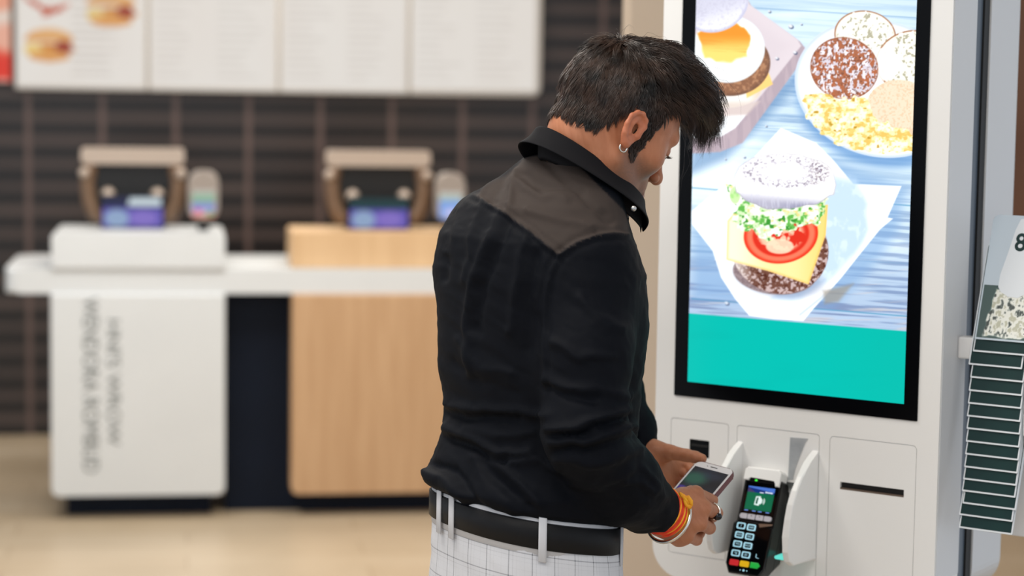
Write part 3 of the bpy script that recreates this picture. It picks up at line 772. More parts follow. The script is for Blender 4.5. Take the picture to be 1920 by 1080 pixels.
words_ = ['second', 'third', 'fourth', 'fifth', 'sixth', 'seventh', 'eighth', 'ninth', 'tenth', 'eleventh', 'twelfth', 'thirteenth', 'fourteenth', 'fifteenth']
proto = None
for i in range(n_c):
    if i == 0: t = make_card(True)
    elif i == 1: t = proto = make_card(False)
    else:
        t = proto.copy(); COL.objects.link(t)
        for ch in proto.children:
            c = ch.copy(); COL.objects.link(c); c.parent = t
    t.location = KM @ Vector((xs[i], ys[i], zs[i]))
    t.rotation_euler = Matrix.Rotation(KRZ, 3, 'Z').to_euler()
    t.rotation_euler = (radians(-18), 0, KRZ)
    lab = 'white table card with a dark green 8 and a photo strip, topmost in the rack' if i == 0 else \
        ('dark green table card with white edge, lowest in the rack' if i == n_c-1 else 'dark green table card with white edge, %s from the top of the rack' % words_[i-1])
    tag(t, lab, 'table card', 'table cards hanging in the rack')

# ------------------------------------------------------------------ solid modelling on a grid (smooth unions, surface nets)
class Field:
    def __init__(s, lo, hi, h):
        s.lo = np.array(lo, np.float32); s.h = h
        s.n = [int(math.ceil((hi[i]-lo[i])/h))+1 for i in range(3)]
        s.D = np.full(s.n, .5, np.float32)
    def _sl(s, lo, hi):
        a = [max(0, int((lo[i]-s.lo[i])/s.h)) for i in range(3)]; b = [min(s.n[i], int((hi[i]-s.lo[i])/s.h)+2) for i in range(3)]
        if any(b[i] <= a[i] for i in range(3)): return None, None
        sl = tuple(slice(a[i], b[i]) for i in range(3))
        ax = [s.lo[i]+s.h*np.arange(a[i], b[i], dtype=np.float32) for i in range(3)]
        return sl, (ax[0][:, None, None], ax[1][None, :, None], ax[2][None, None, :])
    def _op(s, f, lo, hi, k, sub):
        sl, g = s._sl(lo, hi)
        if sl is None: return
        d = f(*g); A = s.D[sl]
        if sub: d = -d; m = np.maximum(A, d)
        else: m = np.minimum(A, d)
        if k > 0:
            h = np.maximum(k-np.abs(A-d), 0)/k
            m = m + h*h*k/4 if sub else m - h*h*k/4
        s.D[sl] = m
    def func(s, f, lo, hi, k=0, sub=False): s._op(f, lo, hi, k, sub)
    def cap(s, a, b, ra, rb=None, k=.01, sub=False):
        rb = ra if rb is None else rb; a = np.array(a, float); b = np.array(b, float); R = max(ra, rb)+k+.012
        e = b-a; L = float(e@e)+1e-12
        def f(X, Y, Z):
            t = np.clip(((X-a[0])*e[0]+(Y-a[1])*e[1]+(Z-a[2])*e[2])/L, 0, 1)
            return np.sqrt((X-a[0]-t*e[0])**2+(Y-a[1]-t*e[1])**2+(Z-a[2]-t*e[2])**2)-(ra+(rb-ra)*t)
        s._op(f, np.minimum(a, b)-R, np.maximum(a, b)+R, k, sub)
    def sph(s, c, r, k=.01, sub=False): s.cap(c, c, r, r, k, sub)
    def ell(s, c, r, k=.01, sub=False, rot=None):
        c = np.array(c, float); r = np.array(r, float); R = max(r)+k+.012
        M = np.array(rot.to_3x3()).T if rot is not None else np.eye(3)
        def f(X, Y, Z):
            x, y, z = X-c[0], Y-c[1], Z-c[2]
            u = M[0, 0]*x+M[0, 1]*y+M[0, 2]*z; v = M[1, 0]*x+M[1, 1]*y+M[1, 2]*z; w = M[2, 0]*x+M[2, 1]*y+M[2, 2]*z
            k0 = np.sqrt((u/r[0])**2+(v/r[1])**2+(w/r[2])**2)+1e-9; k1 = np.sqrt((u/r[0]**2)**2+(v/r[1]**2)**2+(w/r[2]**2)**2)+1e-9
            return k0*(k0-1)/k1
        s._op(f, c-R, c+R, k, sub)
    def chain(s, pts, k=.01, sub=False):
        for (a, ra), (b, rb) in zip(pts[:-1], pts[1:]): s.cap(a, b, ra, rb, k, sub)
    def mesh(s):
        D = s.D; ins = D < 0
        c = np.zeros([n-1 for n in s.n], np.int8)
        offs = [(i, j, k) for i in (0, 1) for j in (0, 1) for k in (0, 1)]
        sub = lambda A, o: A[o[0]:A.shape[0]-1+o[0], o[1]:A.shape[1]-1+o[1], o[2]:A.shape[2]-1+o[2]]
        for o in offs: c += sub(ins, o)
        act = (c > 0) & (c < 8); I = np.argwhere(act); n = len(I)
        idx = np.full(act.shape, -1, np.int32); idx[act] = np.arange(n)
        pos = np.zeros((n, 3), np.float32); cnt = np.zeros(n, np.float32)
        val = {o: D[I[:, 0]+o[0], I[:, 1]+o[1], I[:, 2]+o[2]] for o in offs}
        for o in offs:
            for ax in range(3):
                if o[ax]: continue
                q = list(o); q[ax] = 1; q = tuple(q); a, b = val[o], val[q]
                cr = (a < 0) != (b < 0); t = np.where(cr, a/np.where(cr, a-b, 1), 0)
                p = np.tile(np.array(o, np.float32), (n, 1)); p[:, ax] += t
                pos += p*cr[:, None]; cnt += cr
        V = s.lo+s.h*(I+pos/cnt[:, None])
        F = []
        for ax in range(3):
            u, v = (ax+1) % 3, (ax+2) % 3
            sh = [slice(None)]*3; sa = list(sh); sb = list(sh); sa[ax] = slice(0, -1); sb[ax] = slice(1, None)
            A, B = ins[tuple(sa)], ins[tuple(sb)]
            E = np.argwhere(A != B); E = E[(E[:, u] > 0) & (E[:, v] > 0) & (E[:, u] < s.n[u]-1) & (E[:, v] < s.n[v]-1)]
            fl = A[E[:, 0], E[:, 1], E[:, 2]]
            def g(du, dv):
                q = E.copy(); q[:, u] -= du; q[:, v] -= dv; return idx[q[:, 0], q[:, 1], q[:, 2]]
            f = np.stack([g(1, 1), g(0, 1), g(0, 0), g(1, 0)], 1)
            f[~fl] = f[~fl][:, ::-1]; F.append(f)
        F = np.concatenate(F); F = F[(F >= 0).all(1)]
        return V, F

def vnormals(V, F):
    n = np.cross(V[F[:, 2]]-V[F[:, 0]], V[F[:, 3]]-V[F[:, 1]]); N = np.zeros_like(V)
    for i in range(4): np.add.at(N, F[:, i], n)
    return N/(np.linalg.norm(N, axis=1, keepdims=True)+1e-12)

# ------------------------------------------------------------------ the man
# everything of his is modelled in a frame turned with the camera heading: X right, Y ahead, Z up
CF = Matrix.Rotation(YAW, 4, 'Z')
CFI = np.array((CM.inverted() @ CF))
CMR = np.array((CF.inverted() @ CM).to_3x3())
def cf(px, py, d):
    q = CMR @ np.array([(px-960)/4000, -(py-540)/4000, -1.0]); q = q/q[1]*d; return np.array([q[0], q[1], q[2]+1.6])
def cpix(V):
    q = CFI[:3, :3] @ np.asarray(V, float).T + CFI[:3, 3:4]; return 960+4000*q[0]/-q[2], 540-4000*q[1]/-q[2]
PO = np.array([.024, 3.15, 0.])
ROOT_M = CF @ Matrix.Translation(Vector(PO))
def axes(phi):
    a = radians(phi); return np.array([sin(a), -cos(a), 0]), np.array([cos(a), sin(a), 0])
R28, F28 = axes(28)

m_skin = attr_mat('skin', .48, sss=.12, bump=(900, .12, .0006), spec=.35)
m_shirt = attr_mat('black_cotton', .75, spec=.10, bump=(1400, .25, .0004))
m_shirt.node_tree.nodes['Principled BSDF'].inputs['Sheen Weight'].default_value = .0
m_hair = noise_mat('dark_hair', srgb(13, 10, 10), srgb(72, 50, 38), 34, .36, spec=.6)
m_belt = noise_mat('black_leather', srgb(16, 17, 20), srgb(22, 23, 26), 30, .5, spec=.2, bump=.15, bscale=400, bdist=.0004)

def ringfield(T, phi, z0, z1, inset=0.0):
    """stack of superellipses: rows z, side, forward, rx, ry"""
    T = np.array(T, float); r, f = axes(phi)
    def fn(X, Y, Z):
        z = np.clip(Z, T[0, 0], T[-1, 0]); g = lambda i: np.interp(z, T[:, 0], T[:, i]).astype(np.float32)
        cx = PO[0]+r[0]*g(1)+f[0]*g(2); cy = PO[1]+r[1]*g(1)+f[1]*g(2)
        u = ((X-cx)*r[0]+(Y-cy)*r[1]); v = ((X-cx)*f[0]+(Y-cy)*f[1])
        rx, ry = g(3)-inset, g(4)-inset
        k = (np.abs(u/rx)**2.3+np.abs(v/ry)**2.3)**(1/2.3)
        d = (k-1)*np.minimum(rx, ry)
        return np.maximum(d, np.maximum(z0-Z, Z-z1))
    return fn
TORSO = [(.93, 0, 0, .158, .118), (.965, 0, 0, .164, .122), (.99, 0, 0, .170, .128), (1.015, 0, .000, .175, .134), (1.04, 0, .010, .170, .129), (1.08, 0, .021, .166, .125), (1.126, 0, .024, .169, .124), (1.18, 0, .020, .178, .130),
         (1.255, 0, .023, .186, .133), (1.33, 0, .020, .186, .129), (1.38, 0, .014, .174, .114), (1.43, 0, .024, .140, .092), (1.47, 0, .062, .095, .074), (1.50, 0, .082, .07, .064)]
SH_R, EL_R, WR_R = cf(1100, 505, 3.03), cf(1098, 822, 2.955), cf(1248, 962, 3.135)
SH_L, EL_L, WR_L = cf(920, 432, 3.30), cf(1142, 735, 3.42), cf(1200, 862, 3.345)
NECK0 = np.array([.088, 3.17, 1.44])
HC = np.array([.139, 3.17, 1.538]); HPHI, HPIT = 30, radians(33)
hr, hf0 = axes(HPHI); up = np.array([0, 0, 1.])
hf = hf0*cos(HPIT)-up*sin(HPIT); hu = hf0*sin(HPIT)+up*cos(HPIT)
HM = np.stack([hr, hf, hu], 1)                # head coordinates -> frame
h2w = lambda P: np.asarray(P) @ HM.T + HC
w2h = lambda P: (np.asarray(P)-HC) @ HM

person = empty('person')
person.matrix_world = ROOT_M
tag(person, 'man in black shirt and pale checked trousers, head bent over the phone in his hands', 'person')
def pmesh(name, V, F, m, parent=None, smooth=True):
    return np_mesh(name, np.asarray(V)-PO, F, m, parent or person, smooth)

# ---- head and neck (head coordinates)
H = Field((-.105, -.135, -.165), (.105, .135, .145), .0018)
H.ell((0, -.008, .048), (.0755, .093, .089), .01)
H.ell((0, .034, .03), (.060, .060, .070), .03)
H.ell((0, .030, -.035), (.053, .058, .052), .03)
for s in (-1, 1):
    H.cap((s*.055, .002, -.045), (s*.020, .072, -.086), .015, .016, .03)
    H.sph((s*.045, .056, -.008), .023, .02)
    H.cap((s*.042, .078, .038), (s*.012, .088, .036), .0095, .0085, .014)
    H.sph((s*.033, .104, .016), .0165, .012, sub=True)
H.sph((0, .074, -.090), .019, .02)
H.ell((0, .076, -.045), (.029, .024, .022), .015)
H.cap((0, .089, .030), (0, .1075, -.006), .0068, .0088, .01)
H.sph((0, .1125, -.0130), .0096, .008)
for s in (-1, 1):
    H.sph((s*.0115, .102, -.0175), .0076, .006)
    H.sph((s*.0060, .109, -.0255), .0032, .003, sub=True)
    H.cap((s*.019, .0915, -.0515), (0, .1015, -.0490), .0040, .0062, .004)
    H.cap((s*.018, .0905, -.0570), (0, .0985, -.0600), .0045, .0068, .004)
    H.sph((s*.0315, .0765, .0165), .0130, .002)
    # eyelids, looking down
    c = np.array((s*.0315, .0772, .0170))
    H.func(lambda X, Y, Z, c=c: np.maximum(np.sqrt((X-c[0])**2+(Y-c[1])**2+(Z-c[2])**2)-.0142, -(Z-c[2]+.0045)), c-.02, c+.02, .002)
    H.func(lambda X, Y, Z, c=c: np.maximum(np.sqrt((X-c[0])**2+(Y-c[1])**2+(Z-c[2])**2)-.0138, (Z-c[2]+.0085)), c-.02, c+.02, .002)
H.cap((-.02, .106, -.0545), (.02, .106, -.0545), .0016, .0016, .002, sub=True)
neck0 = w2h(NECK0)
H.cap((0, -.030, -.030), neck0, .056, .064, .03)
for s in (-1, 1):        # ears
    E = lambda y, z, dx=0: (s*(.0785-y*.22+dx), y, z)
    H.func(lambda X, Y, Z, s=s: np.maximum((np.sqrt(((Y+.0115)/.0170)**2+((Z+.002)/.0265)**2)-1)*.018, np.abs(X*s-(.0790-Y*.22))-.0022), (min(s*.07, s*.1), -.04, -.035), (max(s*.07, s*.1), .012, .045), .004)
    hx = [(.004, .002), (.006, .012), (.002, .021), (-.009, .0255), (-.019, .022), (-.0265, .012), (-.0265, -.001), (-.0215, -.014), (-.014, -.024)]
    H.chain([(E(y, z, .003), .0034) for y, z in hx], .003)
    H.chain([(E(-.010, .0155, .002), .0028), (E(-.017, .005, .002), .003), (E(-.014, -.009, .002), .003)], .004)
    H.sph(E(-.009, -.025, 0), .0068, .006)
    H.sph((s*.0795, .0035, -.005), .0045, .005)
    H.ell((s*.087, -.0065, .001), (.010, .0065, .0095), .004, sub=True)
    H.ell((s*.089, -.0065, .0145), (.006, .0075, .0045), .003, sub=True)
HV, HF = H.mesh(); HN = vnormals(HV, HF)

def scalp(P):
    x, y, z = np.abs(P[:, 0]), P[:, 1], P[:, 2]
    zb = np.interp(y, [-.12, -.062, -.048, -.034, -.022, .002, .003, .010, .028, .034, .050, .065, .09], [-.028, -.030, -.026, .004, .032, .034, -.006, -.032, -.028, .050, .070, .084, .090])
    ear = (x > .0775) & (z < .032)
    return (z > zb) & ~ear
SC = scalp(HV+np.stack([fnoise(HV[:, 1]*300, HV[:, 2]*300, 2)*0, (fnoise(HV[:, 1]*260, HV[:, 2]*260, 2)-.5)*.006, (fnoise(HV[:, 1]*200+9, HV[:, 2]*200, 2)-.5)*.008], 1))
def skin_colors(P, kind):
    n = fnoise(P[:, 0]*160+P[:, 2]*70, P[:, 1]*160+P[:, 2]*110, 4)[:, None]
    c = np.array([164, 103, 72])*(1-n)+np.array([186, 126, 94])*n
    if kind == 'head':
        x, y, z = np.abs(P[:, 0]), P[:, 1], P[:, 2]
        b = sm(-.012, -.035, z+.25*(.05-y)*0)*sm(-.012, .02, y)*sm(.11, .1, y)
        b = np.clip(b*(.45+.3*fnoise(P[:, 1]*900, P[:, 2]*900, 2)), 0, 1)[:, None]; c = c*(1-b)+np.array([104, 80, 70])*b
        e = (sm(.077, .082, x)*sm(-.04, -.03, y)*sm(-.04, -.03, z)*sm(.05, .04, z))[:, None]*.35; c = c*(1-e)+np.array([206, 112, 84])*e
        l = (sm(.088, .092, y)*sm(.022, .018, x)*sm(-.067, -.063, z)*sm(-.044, -.048, z))[:, None]*.8; c = c*(1-l)+np.array([150, 84, 76])*l
        s = SC.astype(float)[:, None]*.96; c = c*(1-s)+np.array([22, 16, 14])*s
    return lin(c)
parts = [(h2w(HV), HF, skin_colors(HV, 'head'))]

# ---- hands
def hand(A, lo, hi):
    G = Field(lo, hi, .0014); A(G); V, F = G.mesh()
    c = skin_colors(V, 'hand')
    return V, F, c
def right_hand(G):
    W = WR_R; arm = (EL_R-WR_R)/np.linalg.norm(EL_R-WR_R)
    G.cap(W+arm*.10, W, .032, .0265, .01)
    M = {'i': cf(1304, 926, 3.172), 'm': cf(1319, 952, 3.168), 'r': cf(1312, 981, 3.163), 'p': cf(1287, 1004, 3.155)}
    ci = W+.0*arm
    G.cap(cf(1262, 938, 3.15), M['i'], .016, .0130, .012); G.cap(cf(1252, 958, 3.14), M['m'], .019, .0132, .012)
    G.cap(cf(1245, 975, 3.135), M['r'], .017, .0128, .012); G.cap(cf(1238, 985, 3.13), M['p'], .015, .0125, .012)
    G.cap(cf(1246, 990, 3.13), cf(1272, 1010, 3.16), .012, .0125, .012)
    # knuckles, then the fingers closing under the phone
    fi = {'i': [(M['i'], .0112), (cf(1334, 938, 3.226), .0095), (cf(1330, 950, 3.252), .0085), (cf(1316, 946, 3.268), .0078)],
          'm': [(M['m'], .0114), (cf(1343, 962, 3.222), .0098), (cf(1336, 968, 3.250), .0088), (cf(1318, 958, 3.268), .0080)],
          'r': [(M['r'], .0110), (cf(1330, 990, 3.212), .0094), (cf(1328, 984, 3.240), .0084), (cf(1312, 970, 3.260), .0076)],
          'p': [(M['p'], .0100), (cf(1306, 1012, 3.196), .0085), (cf(1312, 1000, 3.222), .0075), (cf(1302, 984, 3.240), .0068)]}
    for q in fi.values(): G.chain(q, .0035)
    # thumb along the near edge of the phone
    G.chain([(cf(1262, 944, 3.15), .0150), (cf(1278, 930, 3.172), .0120), (cf(1296, 924, 3.20), .0100), (cf(1304, 925, 3.215), .0085)], .006)
def left_hand(G):
    arm = (EL_L-WR_L)/np.linalg.norm(EL_L-WR_L)
    G.cap(WR_L+arm*.08, WR_L, .032, .027, .01)
    M = [cf(1262, 866, 3.397), cf(1262, 883, 3.390), cf(1257, 899, 3.380), cf(1248, 911, 3.367)]
    for m, w in zip(M, (cf(1215, 850, 3.350), cf(1212, 862, 3.350), cf(1208, 875, 3.345), cf(1205, 885, 3.340))):
        G.cap(w, m, .0170, .0125, .012)
    G.cap(cf(1226, 842, 3.340), cf(1250, 850, 3.345), .0155, .0140, .012)        # ball of the thumb
    G.chain([(cf(1226, 842, 3.340), .0140), (cf(1256, 848, 3.333), .0118), (cf(1288, 854, 3.321), .0098), (cf(1303, 857, 3.313), .0092), (cf(1316, 860, 3.307), .0078)], .004)
    T = [[(M[0], .0105), (cf(1290, 872, 3.397), .0088), (cf(1300, 886, 3.380), .0080), (cf(1298, 893, 3.363), .0074)],
         [(M[1], .0105), (cf(1290, 892, 3.390), .0090), (cf(1296, 906, 3.370), .0080), (cf(1292, 910, 3.350), .0076)],
         [(M[2], .0100), (cf(1282, 910, 3.378), .0086), (cf(1290, 922, 3.357), .0078), (cf(1288, 924, 3.337), .0072)],
         [(M[3], .0090), (cf(1268, 924, 3.363), .0076), (cf(1278, 932, 3.345), .0068), (cf(1280, 932, 3.330), .0062)]]
    for q in T: G.chain(q, .0035)
parts.append(hand(right_hand, WR_R-np.array([.11, .14, .09]), WR_R+np.array([.13, .17, .13])))
parts.append(hand(left_hand, WR_L-np.array([.10, .09, .10]), WR_L+np.array([.14, .13, .11])))

# ---- rest of the body, inside the clothes
FEET = {-1: None, 1: None}
def leg_pts(s):
    hip = PO+R28*s*.088+np.array([0, 0, .88]); kn = PO+R28*s*.098+F28*.012+np.array([0, 0, .49]); an = PO+R28*s*.105-F28*.02+np.array([0, 0, .09])
    return hip, kn, an
B = Field((-.22, 2.86, 0.02), (.34, 3.56, 1.52), .010)
B.func(ringfield(TORSO, 28, .90, 1.47, .014), (-.22, 2.86, .88), (.34, 3.5, 1.5), .02)
B.ell(PO+np.array([0, 0, .88]), (.10, .10, .08), .02)
for (a, b, c, r) in ((SH_R, EL_R, WR_R, 1), (SH_L, EL_L, WR_L, 1)):
    B.chain([(a+np.array([-.01, .02, -.02]), .034), (b, .034), (c, .024)], .01)
for s in (-1, 1):
    hip, kn, an = leg_pts(s)
    B.chain([(hip, .055), (kn, .045), (an, .036)], .03); B.cap(an, an+F28*.12-np.array([0, 0, .05]), .034, .026, .02)
BV, BF = B.mesh()
parts.append((BV, BF, skin_colors(BV, 'body')))
off = 0; AV, AF, AC = [], [], []
for V, F, c in parts:
    AV.append(V); AF.append(F+off); AC.append(c); off += len(V)
body = pmesh('body', np.concatenate(AV), np.concatenate(AF), m_skin); color_attr(body, np.concatenate(AC))

# eyes
m_eye = mat('eye_white', srgb(225, 220, 215), .15); m_iris = mat('dark_iris', srgb(30, 18, 12), .1)
for s in (-1, 1):
    b = bmesh.new(); bmesh.ops.create_uvsphere(b, u_segments=20, v_segments=14, radius=.0132)
    bmesh.ops.translate(b, verts=b.verts, vec=(s*.0315, .0770, .0166)); 
    for v in b.verts: v.co = Vector(h2w(np.array(v.co))-PO)
    e = from_bm('eye', b, m_eye, person, True)
    b = bmesh.new(); bmesh.ops.create_uvsphere(b, u_segments=16, v_segments=10, radius=.0062)
    bmesh.ops.translate(b, verts=b.verts, vec=(s*.0315, .0845, .0115))
    for v in b.verts: v.co = Vector(h2w(np.array(v.co))-PO)
    from_bm('iris', b, m_iris, e, True)

# ---- hair: locks grown from the scalp
rng = np.random.RandomState(11)
GR = np.array([0, sin(HPIT), -cos(HPIT)])
WH = np.array([.012, -.060, .112])
def norm(a): return a/(np.linalg.norm(a, axis=-1, keepdims=True)+1e-9)
def skull_push(P, gap):
    for c, r in (((0, -.008, .048), (.0755, .093, .089)), ((0, .034, .03), (.064, .064, .073))):
        c = np.array(c); r = np.array(r)+gap; q = (P-c)/r; k = np.linalg.norm(q, axis=1, keepdims=True)
        P = np.where(k < 1, c+(P-c)/np.maximum(k, .05), P)
    return P
def hair_params(P, N):
    t = P-WH; t = t-N*(t*N).sum(1, keepdims=True); t = norm(t)
    x, y, z = P[:, 0], P[:, 1], P[:, 2]
    top = (sm(.075, .115, z)*(.35+.65*sm(-.05, .01, y)))[:, None]; front = (sm(.0, .06, y)*sm(.06, .09, z))[:, None]
    side = (sm(.045, .065, np.abs(x))*sm(.10, .06, z))[:, None]; back = (sm(-.03, -.07, y)*sm(.10, .05, z))[:, None]
    d = t + side*np.array([0, -.25, -1.1]) + back*np.array([0, -.2, -.7]) + front*np.array([.15, 1.2, .7])
    d = d-N*(d*N).sum(1, keepdims=True); d = norm(d)
    crown = (sm(-.02, -.05, y)*sm(.04, .08, z))
    L = .034+.034*top[:, 0]+.062*front[:, 0]-.010*side[:, 0]-.006*back[:, 0]-.010*crown
    L = np.where(z < .03, np.minimum(L, .022), L); L = np.where((y > 0) & (z < .045), .010, L)
    L = np.where(z < -.02, .013, L)
    lift = .50+1.35*top[:, 0]+1.25*front[:, 0]-.30*side[:, 0]-.30*back[:, 0]-.45*crown; lift = np.where(z < .03, .18, lift)
    return d, L, lift
def grow(P, N, d, L, lift, seg, jit, curl):
    n = len(P); pts = [P]; cur = norm(d+N*lift[:, None]+rng.normal(0, jit, (n, 3))); p = P.copy()
    for i in range(seg):
        p = p+cur*(L/seg)[:, None]; p = skull_push(p, .0015); pts.append(p)
        cur = norm(cur+d*.20+GR*(.03+.26*i/seg)+rng.normal(0, curl, (n, 3))-N*(lift*.12)[:, None])
    return np.stack(pts, 1)
fi_ = np.where(SC[HF].all(1))[0]; fc = HV[HF].mean(1); fn_ = norm(HN[HF].mean(1))
def pick(n): return fi_[rng.randint(0, len(fi_), n)]
SEG = 7
ng = 1500; g = pick(ng); gd, gL, gl = hair_params(fc[g], fn_[g]); gL = gL*rng.uniform(.85, 1.2, ng)
guide = grow(fc[g], fn_[g], gd, gL, gl, SEG, .22, .10)
ns = 22000; q = pick(ns); P0 = fc[q]+rng.normal(0, .0007, (ns, 3)); N0 = fn_[q]
sd, sL, sl_ = hair_params(P0, N0); own = grow(P0, N0, sd, sL*rng.uniform(.8, 1.15, ns), sl_, SEG, .16, .06)
near = np.zeros(ns, int)
gp = fc[g]
for a in range(0, ns, 2000):
    near[a:a+2000] = ((P0[a:a+2000, None, :]-gp[None])**2).sum(2).argmin(1)
w = (np.linspace(0, 1, SEG+1)**1.1*.74)[None, :, None]
gs = guide[near]; st = own*(1-w)+(gs+(P0-gp[near])[:, None, :]*(1-np.linspace(0, 1, SEG+1)*.85)[None, :, None])*w
_y, _z = P0[:, 1], P0[:, 2]
_pf = sm(-.055, .035, _y)*sm(.03, .10, _z)          # the forelock stands up off the head
st = st+(np.linspace(0, 1, SEG+1)**.8)[None, :, None]*_pf[:, None, None]*(np.array([0, .006, .036])+_pf[:, None, None]*np.array([0, .0, -.004]))*(.72+.5*rng.rand(ng)[near])[:, None, None]
def strand_mesh(name, ST, rad, m, parent=None, frame=h2w):
    n, k, _ = ST.shape; T = np.gradient(ST, axis=1); T = norm(T)
    ref = np.tile(np.array([.3, .5, .81]), (n, k, 1)); a = norm(np.cross(T, ref)); b = np.cross(T, a)
    tp = (1-np.linspace(0, 1, k)**1.6*.92)[None, :, None]*np.asarray(rad).reshape(-1, 1, 1)
    R = [ST+(a*cos(x)+b*sin(x))*tp for x in (0, 2.094, 4.189)]
    V = np.stack(R, 2).reshape(-1, 3)
    base = (np.arange(n)[:, None]*k+np.arange(k-1)[None, :])*3
    F = np.concatenate([np.stack([base+i, base+(i+1) % 3, base+3+(i+1) % 3, base+3+i], -1).reshape(-1, 4) for i in range(3)])
    return pmesh(name, frame(V), F, m, parent)

# stray hairs over the crown
g2 = pick(3000); g2 = g2[(fc[g2][:, 2] > .10)][:60]
s2 = grow(fc[g2], fn_[g2], *(lambda r: (r[0], r[1]*1.6, r[2]+.9))(hair_params(fc[g2], fn_[g2])), SEG, .5, .18)
hair = strand_mesh('hair', np.concatenate([st, s2]), np.concatenate([rng.uniform(.00042, .00075, ns), np.full(len(g2), .00022)]), m_hair)
# eyebrows and lashes
for s in (-1, 1):
    n = 260; u = rng.rand(n); P = np.stack([s*(.014+.036*u), .0955-.016*u**2, .0385+.006*np.sin(u*2.6)+rng.normal(0, .0016, n)], 1)
    P[:, 1] += 0; D = norm(np.stack([s*np.ones(n), -.3-.5*u, .35-.7*u+rng.normal(0, .15, n)], 1))
    ST = np.stack([P+D*t*.007 for t in (0, .33, .66, 1)], 1); strand_mesh('eyebrow', ST, np.full(n, .00028), m_hair)
    n = 46; u = np.linspace(-1, 1, n); P = np.stack([s*.0315+u*.0115, .0772+.0128*np.sqrt(1-(u*.85)**2), np.full(n, .0128)], 1)
    D = np.stack([u*.3, np.ones(n), -.15+0*u], 1); ST = np.stack([P+norm(D)*t*.0085+np.array([0, 0, .004])*t*t for t in (0, .33, .66, 1)], 1)
    strand_mesh('eyelashes', ST, np.full(n, .00016), m_hair)
# ear stud: small silver hoop through the near lobe
m_silver = mat('silver', srgb(225, 222, 215), .18, 1.0)
hoop = [h2w(np.array((.0800+.0055*cos(a)+.003, -.009, -.0325+.0055*sin(a))))-PO for a in np.linspace(-pi*1.15, pi*.35, 16)]
hoop = [h2w(np.array((.0815, -.0095+.0062*cos(a), -.0325+.0062*sin(a))))-PO for a in np.linspace(-pi*1.1, pi*.2, 16)]
tube('hoop_earring', hoop, .0013, m_silver, person, 8)

# ---- shirt
SF = Field((-.20, 2.84, .925), (.36, 3.56, 1.56), .004)
SF.func(ringfield(TORSO, 28, .935, 1.49, -.004), (-.20, 2.84, .92), (.34, 3.5, 1.55), .02)
# shoulders and upper back
SF.cap(NECK0+np.array([-.012, 0, -.012]), SH_R+np.array([-.012, .035, .006]), .062, .050, .05)
SF.cap(NECK0+np.array([-.012, 0, -.012]), SH_L+np.array([.0, -.03, .004]), .062, .050, .05)
SF.cap(SH_R+np.array([-.03, .05, -.05]), SH_L+np.array([-.01, -.05, -.05]), .060, .060, .05)
SF.chain([(SH_R+np.array([0, .012, -.004]), .063), (SH_R*.5+EL_R*.5, .060), (EL_R, .056)], .028)
SF.chain([(EL_R+np.array([-.004, 0, .012]), .056), (EL_R*.5+WR_R*.5+np.array([-.008, 0, -.008]), .056), (EL_R*.12+WR_R*.88+np.array([-.006, 0, -.004]), .0400)], .02)
cuff_c = EL_R*.10+WR_R*.90
SF.chain([(SH_L, .060), (SH_L*.5+EL_L*.5, .057), (EL_L, .052)], .028)
SF.chain([(EL_L, .052), (EL_L*.4+WR_L*.6, .044), (EL_L*.22+WR_L*.78, .036)], .02)
# neck opening hollowed out
SF.cap(NECK0+np.array([.012, 0, .020]), NECK0+np.array([.03, .0, .12]), .050, .060, .006, sub=True)
SV, SFc = SF.mesh(); SN = vnormals(SV, SFc)
sx, sy = cpix(SV)
